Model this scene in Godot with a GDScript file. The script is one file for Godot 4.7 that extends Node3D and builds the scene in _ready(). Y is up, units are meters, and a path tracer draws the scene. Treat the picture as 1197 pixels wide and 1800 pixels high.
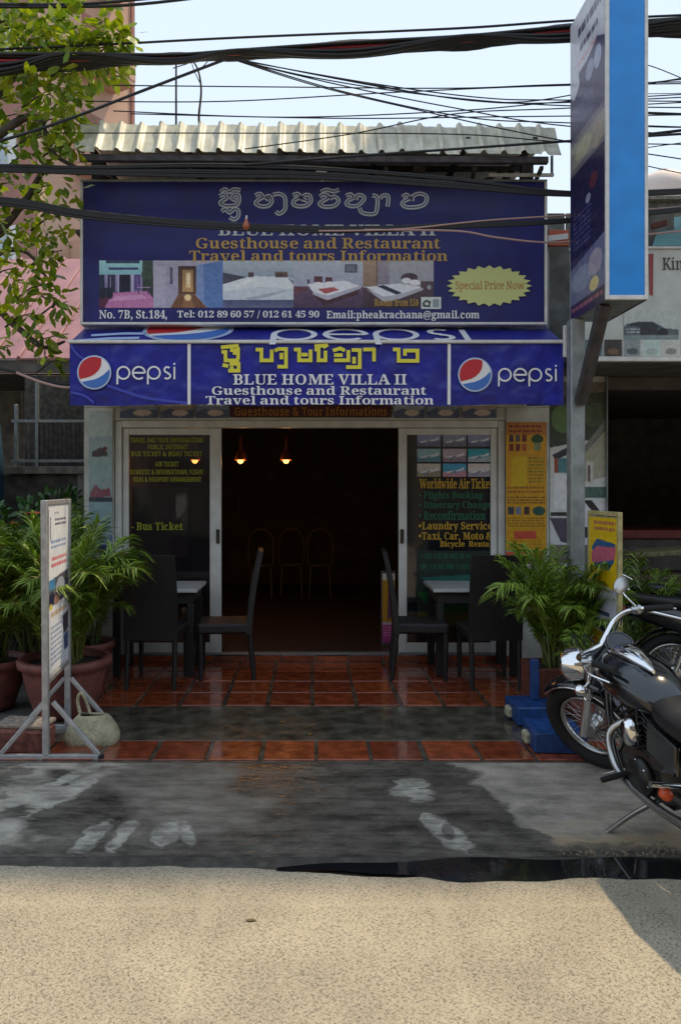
extends Node3D

const EYE := 1.72
const FPX := 1400.0
const FLOOR := 0.12

var M := {}
var xf := Transform3D.IDENTITY
var taken := {}
var rng := RandomNumberGenerator.new()
var noises := {}

# ---------------------------------------------------------------- layout helpers (metres; d = distance in front of the street position)
func X(u: float, d: float) -> float:
	return (u - 545.0) * d / FPX
func Y(v: float, d: float) -> float:
	return EYE - (v - 857.0) * d / FPX
func P(u: float, v: float, d: float) -> Vector3:
	return Vector3(X(u, d), Y(v, d), -d)

# ---------------------------------------------------------------- nodes
func numbered(called: String) -> String:
	if not taken.has(called):
		taken[called] = 0
		return called
	taken[called] += 1
	return "%s_%03d" % [called, taken[called]]

func tag(o: Node, label: String, category: String, group := "", kind := "") -> Node:
	if label: o.set_meta("label", label)
	if category: o.set_meta("category", category)
	if group: o.set_meta("group", group)
	if kind: o.set_meta("kind", kind)
	return o

func thing(called: String, label: String, category: String, at := Vector3.ZERO, group := "") -> Node3D:
	var o := Node3D.new()
	o.name = numbered(called)
	add_child(o)
	o.position = at
	tag(o, label, category, group)
	return o

func obj(called: String, st: SurfaceTool, m: Material, parent: Node = null) -> MeshInstance3D:
	# a mesh given in world metres, under a thing or a part
	st.generate_normals()
	return inst(called, st.commit(), m, parent)

func inst(called: String, mesh: Mesh, m: Material, parent: Node = null) -> MeshInstance3D:
	var o := MeshInstance3D.new()
	o.mesh = mesh
	o.material_override = m
	if parent == null:
		o.name = numbered(called)
		add_child(o)
	else:
		o.name = called
		parent.add_child(o, true)
		if not (parent is MeshInstance3D):
			o.position = -(parent as Node3D).position
	return o

func copy(o: Node3D, label := "", group := "") -> Node3D:
	var c: Node3D = o.duplicate()
	var base := String(o.name)
	c.name = numbered(base)
	add_child(c)
	if label: c.set_meta("label", label)
	if group: c.set_meta("group", group)
	return c

func structure(o: Node) -> Node:
	o.set_meta("kind", "structure")
	return o

# ---------------------------------------------------------------- materials
func noise_tex(key: String, lo: float, hi: float, freq: float, kind := FastNoiseLite.TYPE_SIMPLEX_SMOOTH, oct := 4, size := 512) -> NoiseTexture2D:
	if noises.has(key): return noises[key]
	var n := FastNoiseLite.new()
	n.seed = 7 + noises.size() * 13
	n.noise_type = kind
	n.frequency = freq
	n.fractal_octaves = oct
	var t := NoiseTexture2D.new()
	t.width = size
	t.height = size
	t.seamless = true
	t.noise = n
	var g := Gradient.new()
	g.set_color(0, Color(lo, lo, lo))
	g.set_color(1, Color(hi, hi, hi))
	t.color_ramp = g
	noises[key] = t
	return t

func bump_tex(key: String, freq: float, strength: float, kind := FastNoiseLite.TYPE_SIMPLEX_SMOOTH, oct := 4) -> NoiseTexture2D:
	if noises.has(key): return noises[key]
	var n := FastNoiseLite.new()
	n.seed = 90 + noises.size()
	n.noise_type = kind
	n.frequency = freq
	n.fractal_octaves = oct
	var t := NoiseTexture2D.new()
	t.width = 512
	t.height = 512
	t.seamless = true
	t.noise = n
	t.as_normal_map = true
	t.bump_strength = strength
	noises[key] = t
	return t

func lin(r: float, g: float, b: float) -> Color:
	return Color(r, g, b).linear_to_srgb()

func mat(key: String, c: Color, rough := 0.7, metal := 0.0, worn := 0.0, scale := 1.0) -> StandardMaterial3D:
	# c is a linear base colour; worn > 0 lays blotchy grime over it
	var m := StandardMaterial3D.new()
	m.resource_name = key
	m.albedo_color = lin(c.r, c.g, c.b)
	m.roughness = rough
	m.metallic = metal
	if worn > 0.0:
		m.albedo_texture = noise_tex("grime%.2f" % worn, 1.0 - worn, 1.0, 0.012, FastNoiseLite.TYPE_SIMPLEX_SMOOTH, 6)
		m.uv1_triplanar = true
		m.uv1_world_triplanar = true
		m.uv1_scale = Vector3.ONE * scale
	M[key] = m
	return m

func printed(tex: Texture2D, rough := 0.5) -> StandardMaterial3D:
	var m := StandardMaterial3D.new()
	m.resource_name = "print"
	m.albedo_texture = tex
	m.roughness = rough
	m.texture_repeat = false
	return m

func leafy(key: String, back: Color, rough := 0.45) -> StandardMaterial3D:
	var m := StandardMaterial3D.new()
	m.resource_name = key
	m.vertex_color_use_as_albedo = true
	m.roughness = rough
	m.cull_mode = BaseMaterial3D.CULL_DISABLED
	m.backlight_enabled = true
	m.backlight = lin(back.r, back.g, back.b)
	M[key] = m
	return m

# ---------------------------------------------------------------- print painter: ops on a small picture
func paint(w: int, h: int, bg: String, ops: Array, speck := 0.04, sd := 1) -> ImageTexture:
	var im := Image.create(w, h, false, Image.FORMAT_RGB8)
	im.fill(Color(bg))
	for o in ops:
		var c := Color(o[o.size() - 1])
		match o[0]:
			"r":
				im.fill_rect(Rect2i(int(o[1] * w), int(o[2] * h), maxi(1, int(o[3] * w) - int(o[1] * w)), maxi(1, int(o[4] * h) - int(o[2] * h))), c)
			"g":   # smooth tone from the upper to the lower colour
				var c0 := Color(o[5])
				var ya := int(o[2] * h)
				var yb2 := int(o[4] * h)
				for y in range(ya, yb2):
					im.fill_rect(Rect2i(int(o[1] * w), y, maxi(1, int((o[3] - o[1]) * w)), 1), c0.lerp(c, float(y - ya) / maxf(1.0, yb2 - ya)))
			"e":
				var cx: float = o[1] * w
				var cy: float = o[2] * h
				var rx: float = o[3] * w
				var ry: float = o[4] * h
				for y in range(maxi(0, int(cy - ry)), mini(h, int(cy + ry) + 1)):
					var q := 1.0 - pow((y - cy) / ry, 2)
					if q > 0:
						var k := rx * sqrt(q)
						im.fill_rect(Rect2i(int(cx - k), y, maxi(1, int(2 * k)), 1), c)
			"p":
				var pts: Array = o[1]
				var n := pts.size() / 2
				for y in range(h):
					var xs := []
					for i in n:
						var j := (i + 1) % n
						var y0: float = pts[2 * i + 1] * h
						var y1: float = pts[2 * j + 1] * h
						if (y0 <= y) != (y1 <= y):
							xs.append(lerpf(pts[2 * i] * w, pts[2 * j] * w, (y - y0) / (y1 - y0)))
					xs.sort()
					for i in range(0, xs.size() - 1, 2):
						im.fill_rect(Rect2i(int(xs[i]), y, maxi(1, int(xs[i + 1]) - int(xs[i])), 1), c)
			"w":   # smudged rows of print too small to read: x0 y0 x1 y1 rows
				var r2 := RandomNumberGenerator.new()
				r2.seed = sd * 31 + int(o[2] * 1000)
				var rows: int = o[5]
				for k in rows:
					var y := lerpf(o[2], o[4], (k + 0.15) / rows)
					var yb := lerpf(o[2], o[4], (k + 0.7) / rows)
					var x: float = o[1]
					while x < o[3] - 0.01:
						var l := r2.randf_range(0.03, 0.13)
						im.fill_rect(Rect2i(int(x * w), int(y * h), maxi(1, int(minf(l, o[3] - x) * w)), maxi(1, int((yb - y) * h))), c)
						x += l + 0.02
	if w >= 64:
		im.resize(w * 3 / 5, h * 3 / 5, Image.INTERPOLATE_BILINEAR)
		im.resize(w, h, Image.INTERPOLATE_CUBIC)
	if speck > 0:
		var cloud := FastNoiseLite.new()
		cloud.seed = sd
		cloud.frequency = 0.05
		var r := RandomNumberGenerator.new()
		r.seed = sd
		for y in h:
			for x in w:
				var c := im.get_pixel(x, y)
				var k := r.randf_range(-speck, speck) + cloud.get_noise_2d(x, y) * 0.06
				im.set_pixel(x, y, Color(clampf(c.r + k, 0, 1), clampf(c.g + k, 0, 1), clampf(c.b + k * 0.8, 0, 1)))
	return ImageTexture.create_from_image(im)

# ---------------------------------------------------------------- shapes (added to a SurfaceTool, moved by xf)
func nst() -> SurfaceTool:
	var s := SurfaceTool.new()
	s.begin(Mesh.PRIMITIVE_TRIANGLES)
	return s

func vtx(s: SurfaceTool, p: Vector3, uv := Vector2.ZERO) -> void:
	s.set_uv(uv)
	s.add_vertex(xf * p)

func tri(s: SurfaceTool, a: Vector3, b: Vector3, c: Vector3) -> void:
	vtx(s, a); vtx(s, b); vtx(s, c)

func quad(s: SurfaceTool, a: Vector3, b: Vector3, c: Vector3, d: Vector3) -> void:
	# a top left, b top right, c bottom right, d bottom left, seen from the front
	vtx(s, a, Vector2(0, 0)); vtx(s, b, Vector2(1, 0)); vtx(s, c, Vector2(1, 1))
	vtx(s, a, Vector2(0, 0)); vtx(s, c, Vector2(1, 1)); vtx(s, d, Vector2(0, 1))

func face(s: SurfaceTool, pts: Array, out: Vector3) -> void:
	var a: Vector3 = pts[0]
	var b: Vector3 = pts[1]
	var c: Vector3 = pts[2]
	var flip := (b - a).cross(c - a).dot(out) > 0
	for i in range(1, pts.size() - 1):
		if flip: tri(s, pts[0], pts[i + 1], pts[i])
		else: tri(s, pts[0], pts[i], pts[i + 1])

func box(s: SurfaceTool, c: Vector3, size: Vector3, bev := 0.004, B := Basis.IDENTITY) -> void:
	s.set_smooth_group(-1)
	var h := size * 0.5
	bev = minf(bev, minf(h.x, minf(h.y, h.z)) * 0.6)
	var ax := [Vector3(1, 0, 0), Vector3(0, 1, 0), Vector3(0, 0, 1)]
	var pt := func(k: int, sg: Array) -> Vector3:
		var v := Vector3.ZERO
		for i in 3:
			v += ax[i] * sg[i] * (h[i] if i == k else h[i] - bev)
		return c + B * v
	for k in 3:
		var i := (k + 1) % 3
		var j := (k + 2) % 3
		for q in [-1, 1]:
			var f := []
			for e in [[-1, -1], [1, -1], [1, 1], [-1, 1]]:
				var sg := [0, 0, 0]
				sg[k] = q; sg[i] = e[0]; sg[j] = e[1]
				f.append(pt.call(k, sg))
			face(s, f, B * (ax[k] * q))
	if bev <= 0.0001: return
	for k in 3:   # edges along axis k
		var i := (k + 1) % 3
		var j := (k + 2) % 3
		for e in [[-1, -1], [1, -1], [1, 1], [-1, 1]]:
			var s0 := [0, 0, 0]
			s0[i] = e[0]; s0[j] = e[1]; s0[k] = -1
			var s1 := s0.duplicate()
			s1[k] = 1
			face(s, [pt.call(i, s0), pt.call(j, s0), pt.call(j, s1), pt.call(i, s1)], B * (ax[i] * e[0] + ax[j] * e[1]))
	for a in [-1, 1]:
		for b in [-1, 1]:
			for d in [-1, 1]:
				var sg := [a, b, d]
				face(s, [pt.call(0, sg), pt.call(1, sg), pt.call(2, sg)], B * Vector3(a, b, d))

func span(s: SurfaceTool, lo: Vector3, hi: Vector3, bev := 0.004) -> void:
	box(s, (lo + hi) * 0.5, (hi - lo).abs(), bev)

func bar(s: SurfaceTool, a: Vector3, b: Vector3, w: float, t: float, bev := 0.003, up := Vector3.UP) -> void:
	# a box section from a to b
	var z := (b - a).normalized()
	if absf(z.dot(up)) > 0.98: up = Vector3(0, 0, 1)
	var x := up.cross(z).normalized()
	var y := z.cross(x)
	box(s, (a + b) * 0.5, Vector3(w, t, a.distance_to(b)), bev, Basis(x, y, z))

func smooth_path(pts: Array, per := 6) -> Array:
	var out := []
	for i in pts.size() - 1:
		var p0: Vector3 = pts[maxi(i - 1, 0)]
		var p1: Vector3 = pts[i]
		var p2: Vector3 = pts[i + 1]
		var p3: Vector3 = pts[mini(i + 2, pts.size() - 1)]
		for k in per:
			out.append(p1.cubic_interpolate(p2, p0, p3, float(k) / per))
	out.append(pts[pts.size() - 1])
	return out

func tube(s: SurfaceTool, pts: Array, r0: float, r1 := -1.0, sides := 8, caps := true) -> void:
	if r1 < 0: r1 = r0
	var n := pts.size()
	var rings := []
	var t0: Vector3 = (pts[1] - pts[0]).normalized()
	var u := t0.cross(Vector3.UP if absf(t0.y) < 0.9 else Vector3.RIGHT).normalized()
	for i in n:
		var t: Vector3 = (pts[mini(i + 1, n - 1)] - pts[maxi(i - 1, 0)]).normalized()
		u = (u - t * u.dot(t)).normalized()
		var w := t.cross(u)
		var r := lerpf(r0, r1, float(i) / (n - 1))
		var ring := []
		for k in sides:
			var a := TAU * k / sides
			ring.append(pts[i] + (u * cos(a) + w * sin(a)) * r)
		rings.append(ring)
	skin(s, rings, true)
	if caps:
		s.set_smooth_group(-1)
		face(s, rings[0], pts[0] - pts[1])
		face(s, rings[n - 1], pts[n - 1] - pts[n - 2])

func skin(s: SurfaceTool, rings: Array, closed: bool, group := 0) -> void:
	s.set_smooth_group(group)
	for i in rings.size() - 1:
		var a: Array = rings[i]
		var b: Array = rings[i + 1]
		var m := a.size()
		for k in (m if closed else m - 1):
			var l := (k + 1) % m
			var u0 := float(k) / m
			var u1 := float(k + 1) / m
			var v0 := float(i) / (rings.size() - 1)
			var v1 := float(i + 1) / (rings.size() - 1)
			vtx(s, a[k], Vector2(u0, v0)); vtx(s, b[k], Vector2(u0, v1)); vtx(s, b[l], Vector2(u1, v1))
			vtx(s, a[k], Vector2(u0, v0)); vtx(s, b[l], Vector2(u1, v1)); vtx(s, a[l], Vector2(u1, v0))

func lathe(s: SurfaceTool, prof: Array, at := Vector3.ZERO, sides := 24, B := Basis.IDENTITY, squash := Vector2.ONE) -> void:
	# profile of (radius, height) from the bottom up
	var rings := []
	for p in prof:
		var ring := []
		for k in sides:
			var a := -TAU * k / sides
			ring.append(at + B * Vector3(cos(a) * p.x * squash.x, p.y, sin(a) * p.x * squash.y))
		rings.append(ring)
	skin(s, rings, true)

func torus(s: SurfaceTool, c: Vector3, B: Basis, R: float, r: float, n := 40, k := 10, squash := 1.0) -> void:
	# ring round B.x
	var rings := []
	for i in n + 1:
		var a := TAU * i / n
		var dir := B * Vector3(0, cos(a), sin(a))
		var ring := []
		for j in k:
			var b := TAU * j / k
			ring.append(c + dir * (R + r * cos(b)) + B.x * (r * squash * sin(b)))
		rings.append(ring)
	skin(s, rings, true)

func prism(s: SurfaceTool, poly: PackedVector2Array, T: Transform3D, depth: float) -> void:
	s.set_smooth_group(-1)
	var idx := Geometry2D.triangulate_polygon(poly)
	var zn := T.basis.z
	for i in range(0, idx.size(), 3):
		var f := []
		var bk := []
		for k in 3:
			var p := poly[idx[i + k]]
			f.append(T * Vector3(p.x, p.y, depth))
			bk.append(T * Vector3(p.x, p.y, 0))
		face(s, f, zn)
		face(s, bk, -zn)
	var cw := Geometry2D.is_polygon_clockwise(poly)
	for i in poly.size():
		var a := poly[i]
		var b := poly[(i + 1) % poly.size()]
		var e := (b - a)
		var nn := Vector2(e.y, -e.x) * (-1.0 if cw else 1.0)
		face(s, [T * Vector3(a.x, a.y, 0), T * Vector3(b.x, b.y, 0), T * Vector3(b.x, b.y, depth), T * Vector3(a.x, a.y, depth)], T.basis * Vector3(nn.x, nn.y, 0))

func flat(s: SurfaceTool, poly: PackedVector2Array, T: Transform3D) -> void:
	s.set_smooth_group(-1)
	var idx := Geometry2D.triangulate_polygon(poly)
	for i in range(0, idx.size(), 3):
		var f := []
		for k in 3:
			f.append(T * Vector3(poly[idx[i + k]].x, poly[idx[i + k]].y, 0))
		face(s, f, T.basis.z)

func ribbon(s: SurfaceTool, pts: Array, w: float, T: Transform3D, closed := false) -> void:
	# a flat printed stroke on the plane of T
	s.set_smooth_group(-1)
	var n := pts.size()
	var L := []
	var R := []
	for i in n:
		var a: Vector2 = pts[(i - 1 + n) % n] if closed or i > 0 else pts[i]
		var b: Vector2 = pts[(i + 1) % n] if closed or i < n - 1 else pts[i]
		var p: Vector2 = pts[i]
		var d0 := (p - a).normalized() if p != a else (b - p).normalized()
		var d1 := (b - p).normalized() if p != b else d0
		var nn := (d0 + d1)
		nn = Vector2(-nn.y, nn.x).normalized() if nn.length() > 0.05 else Vector2(-d0.y, d0.x)
		var k := clampf(1.0 / maxf(nn.dot(Vector2(-d0.y, d0.x)), 0.3), 1.0, 1.6)
		L.append(T * Vector3(p.x + nn.x * w * 0.5 * k, p.y + nn.y * w * 0.5 * k, 0))
		R.append(T * Vector3(p.x - nn.x * w * 0.5 * k, p.y - nn.y * w * 0.5 * k, 0))
	for i in (n if closed else n - 1):
		var j := (i + 1) % n
		face(s, [L[i], L[j], R[j], R[i]], T.basis.z)

func arc2(c: Vector2, r: float, a0: float, a1: float, n := 20, ry := -1.0) -> Array:
	var out := []
	for i in n + 1:
		var a := deg_to_rad(lerpf(a0, a1, float(i) / n))
		out.append(c + Vector2(cos(a) * r, sin(a) * (r if ry < 0 else ry)))
	return out

var fonts := {}
func text(parent: Node, words: String, lo: Vector3, width: float, height: float, m: Material, font := "Droid Serif", weight := 700, B := Basis.IDENTITY, called := "lettering", depth := 0.003) -> MeshInstance3D:
	# a line of lettering whose lower left corner is lo
	var key := font + str(weight)
	if not fonts.has(key):
		var f := SystemFont.new()
		f.font_names = PackedStringArray([font])
		f.font_weight = weight
		fonts[key] = f
	var t := TextMesh.new()
	t.font = fonts[key]
	t.text = words
	t.font_size = 32
	t.pixel_size = 0.01
	t.depth = 0.01
	t.curve_step = 1.0
	t.horizontal_alignment = HORIZONTAL_ALIGNMENT_LEFT
	var bb := t.get_aabb()
	var o := inst(called, t, m, parent)
	var sc := Vector3(width / bb.size.x, height / bb.size.y, depth / 0.01)
	var Bs := B * Basis.from_scale(sc)
	var shift := Bs * Vector3(bb.position.x, bb.position.y, bb.position.z)
	o.transform = Transform3D(Bs, lo - shift + o.position)
	return o

func sheet(called: String, a: Vector3, b: Vector3, c: Vector3, d: Vector3, m: Material, parent: Node) -> MeshInstance3D:
	var s := nst()
	s.set_smooth_group(-1)
	quad(s, a, b, c, d)
	return obj(called, s, m, parent)

# ================================================================ scene
func _ready() -> void:
	rng.seed = 42
	camera_and_light()
	materials()
	ground()
	guesthouse()
	doors()
	roof()
	neighbour_left()
	neighbour_right()
	far_buildings()
	signboard()
	awning()
	pole_sign()
	stand_sign()
	yellow_sign()
	furniture()
	pots_and_palms()
	shrubs()
	tree()
	small_things()
	motorcycle()
	small_motorbike()
	cables()

func camera_and_light() -> void:
	var cam := Camera3D.new()
	cam.name = "camera"
	cam.projection = Camera3D.PROJECTION_FRUSTUM
	cam.near = 0.1
	cam.far = 400.0
	cam.size = 0.2 * 900.0 / FPX
	cam.frustum_offset = Vector2(53.5, -43.0) / FPX * 0.1
	cam.position = Vector3(0, EYE, 0)
	add_child(cam)
	cam.current = true
	var sky := ProceduralSkyMaterial.new()
	sky.sky_top_color = Color(0.665, 0.722, 0.79)
	sky.sky_horizon_color = Color(0.72, 0.755, 0.795)
	sky.sky_curve = 0.22
	sky.ground_bottom_color = Color(0.35, 0.32, 0.28)
	sky.ground_horizon_color = Color(0.75, 0.76, 0.76)
	var sk := Sky.new()
	sk.sky_material = sky
	var e := Environment.new()
	e.background_mode = Environment.BG_SKY
	e.sky = sk
	e.background_energy_multiplier = 1.0
	e.tonemap_mode = Environment.TONE_MAPPER_LINEAR
	e.tonemap_exposure = 1.95
	e.sdfgi_enabled = true
	e.ssao_enabled = true
	e.ssil_enabled = true
	var w := WorldEnvironment.new()
	w.name = "world"
	w.environment = e
	add_child(w)
	var sun := DirectionalLight3D.new()
	sun.name = "sun"
	sun.light_energy = 0.66
	sun.light_color = Color(1.0, 0.91, 0.76)
	sun.light_angular_distance = 1.2
	sun.shadow_enabled = true
	add_child(sun)
	sun.look_at_from_position(Vector3(0.65, 1.5, -0.35) * 20.0, Vector3.ZERO, Vector3.UP)

func materials() -> void:
	mat("concrete", Color(0.20, 0.19, 0.175), 0.75, 0, 0.35, 0.6)
	mat("plaster", Color(0.62, 0.63, 0.58), 0.75, 0, 0.2, 0.5)
	mat("aluminium", Color(0.72, 0.72, 0.68), 0.4, 0.0, 0.12, 0.8)
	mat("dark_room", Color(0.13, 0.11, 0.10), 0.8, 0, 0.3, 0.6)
	mat("dimmed_wall", Color(0.13, 0.09, 0.07), 0.85, 0, 0.3, 0.4)  # wall colour kept dark so the room looks unlit
	mat("cream_sheet", Color(0.86, 0.84, 0.69), 0.45, 0.0, 0.25, 1.6)
	mat("rust_steel", Color(0.10, 0.085, 0.09), 0.7, 0.0, 0.5, 1.5)
	mat("grey_steel", Color(0.33, 0.36, 0.37), 0.45, 0.3, 0.25, 1.2)
	mat("silver_pipe", Color(0.50, 0.50, 0.50), 0.4, 0.35, 0.2, 2.0)
	mat("navy", Color(0.014, 0.014, 0.17), 0.45, 0, 0.25, 0.5)
	mat("white_trim", Color(0.75, 0.75, 0.73), 0.45, 0, 0.15, 1.3)
	mat("silver_ink", Color(0.48, 0.52, 0.56), 0.4)
	mat("gold_ink", Color(0.46, 0.29, 0.08), 0.5)
	mat("white_ink", Color(0.78, 0.78, 0.80), 0.5)
	mat("yellow_ink", Color(0.72, 0.66, 0.05), 0.5)
	mat("olive_ink", Color(0.30, 0.30, 0.015), 0.6)
	mat("amber_ink", Color(0.55, 0.33, 0.02), 0.6)
	mat("green_ink", Color(0.01, 0.13, 0.06), 0.6)
	mat("brown_ink", Color(0.36, 0.14, 0.02), 0.6)
	mat("red_ink", Color(0.50, 0.02, 0.03), 0.5)
	mat("light_blue_ink", Color(0.05, 0.16, 0.52), 0.5)
	mat("pale_blue_ink", Color(0.42, 0.55, 0.80), 0.5)
	mat("streak_ink", Color(0.045, 0.06, 0.42), 0.5)
	mat("burst_ink", Color(0.56, 0.60, 0.24), 0.5)
	mat("sign_blue", Color(0.015, 0.27, 0.78), 0.35, 0, 0.1, 0.6)
	mat("wicker", Color(0.016, 0.014, 0.014), 0.55, 0, 0.4, 3.0)
	M.wicker.normal_enabled = true
	M.wicker.normal_texture = bump_tex("weave", 0.09, 6.0, FastNoiseLite.TYPE_CELLULAR, 1)
	M.wicker.normal_scale = 0.7
	M.wicker.uv1_scale = Vector3(6, 6, 6)
	mat("table_top", Color(0.45, 0.45, 0.45), 0.25)
	mat("clay", Color(0.30, 0.095, 0.075), 0.6, 0, 0.45, 1.3)
	mat("brick_red", Color(0.22, 0.06, 0.035), 0.65, 0, 0.45, 2.0)
	mat("soil", Color(0.03, 0.022, 0.015), 0.95)
	mat("chrome", Color(0.80, 0.80, 0.80), 0.10, 1.0)
	mat("dull_chrome", Color(0.45, 0.45, 0.44), 0.3, 1.0)
	mat("black_paint", Color(0.008, 0.009, 0.012), 0.16)
	M.black_paint.clearcoat_enabled = true
	M.black_paint.clearcoat = 0.7
	M.black_paint.clearcoat_roughness = 0.12
	mat("leather", Color(0.012, 0.012, 0.014), 0.45)
	M.leather.normal_enabled = true
	M.leather.normal_texture = bump_tex("grain", 0.2, 2.0)
	M.leather.uv1_triplanar = true
	M.leather.uv1_scale = Vector3(4, 4, 4)
	mat("rubber", Color(0.014, 0.014, 0.014), 0.8, 0, 0.3, 3.0)
	mat("engine", Color(0.06, 0.06, 0.06), 0.4, 0.6, 0.4, 3.0)
	mat("cable", Color(0.012, 0.013, 0.016), 0.6)
	mat("red_cable", Color(0.35, 0.03, 0.04), 0.6)
	mat("pink_cable", Color(0.42, 0.27, 0.25), 0.6)
	mat("bark", Color(0.09, 0.07, 0.055), 0.9, 0, 0.4, 2.0)
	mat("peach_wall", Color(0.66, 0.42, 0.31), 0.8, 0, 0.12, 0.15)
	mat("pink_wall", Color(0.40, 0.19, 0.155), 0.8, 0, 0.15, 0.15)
	mat("pink_tin", Color(0.40, 0.19, 0.21), 0.5, 0, 0.25, 0.5)
	mat("blue_wood", Color(0.012, 0.07, 0.26), 0.45, 0, 0.35, 2.0)
	mat("glass_dark", Color(0.02, 0.02, 0.022), 0.1)
	mat("orange_lens", Color(0.55, 0.08, 0.02), 0.25)
	mat("red_lens", Color(0.35, 0.01, 0.01), 0.2)
	mat("stone", Color(0.52, 0.48, 0.32), 0.85, 0, 0.3, 2.0)
	M.stone.normal_enabled = true
	M.stone.normal_texture = bump_tex("stone_bump", 0.03, 8.0)
	M.stone.normal_scale = 0.8
	M.clay.normal_enabled = true
	M.clay.normal_texture = bump_tex("clay_bump", 0.02, 5.0)
	M.clay.normal_scale = 0.5
	mat("teal", Color(0.10, 0.30, 0.30), 0.6, 0, 0.2, 0.8)
	var g := mat("glass", Color(0.02, 0.02, 0.025), 0.05)
	g.transparency = BaseMaterial3D.TRANSPARENCY_ALPHA
	g.albedo_color.a = 0.35
	leafy("leaf", Color(0.62, 0.74, 0.06))
	leafy("palm", Color(0.16, 0.28, 0.03))

# ---------------------------------------------------------------- the street
func road_texture() -> StandardMaterial3D:
	var n := FastNoiseLite.new()
	n.seed = 5
	n.noise_type = FastNoiseLite.TYPE_VALUE_CUBIC
	n.frequency = 0.135
	n.fractal_octaves = 4
	n.fractal_gain = 0.75
	var t := NoiseTexture2D.new()
	t.width = 1024
	t.height = 1024
	t.seamless = true
	t.noise = n
	var g := Gradient.new()
	g.offsets = PackedFloat32Array([0.0, 0.26, 0.37, 0.46, 0.66, 1.0])
	g.colors = PackedColorArray([lin(0.12, 0.105, 0.085), lin(0.20, 0.17, 0.13), lin(0.35, 0.30, 0.22), lin(0.43, 0.375, 0.275), lin(0.50, 0.435, 0.32), lin(0.57, 0.50, 0.37)])
	t.color_ramp = g
	var m := StandardMaterial3D.new()
	m.resource_name = "sandy_asphalt"
	m.albedo_texture = t
	m.roughness = 0.9
	m.uv1_triplanar = true
	m.uv1_world_triplanar = true
	m.uv1_scale = Vector3.ONE * 1.05
	m.detail_enabled = true
	m.detail_blend_mode = BaseMaterial3D.BLEND_MODE_MUL
	m.detail_uv_layer = BaseMaterial3D.DETAIL_UV_2
	m.detail_albedo = noise_tex("road_tone", 0.86, 1.0, 0.01, FastNoiseLite.TYPE_SIMPLEX_SMOOTH, 6)
	m.uv2_triplanar = true
	m.uv2_world_triplanar = true
	m.uv2_scale = Vector3.ONE * 0.33
	var hm := noise_tex("road_bump", 0.0, 1.0, 0.11, FastNoiseLite.TYPE_SIMPLEX_SMOOTH, 3, 1024)
	m.heightmap_enabled = true
	m.heightmap_texture = hm
	m.heightmap_scale = 0.5
	return m

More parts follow.
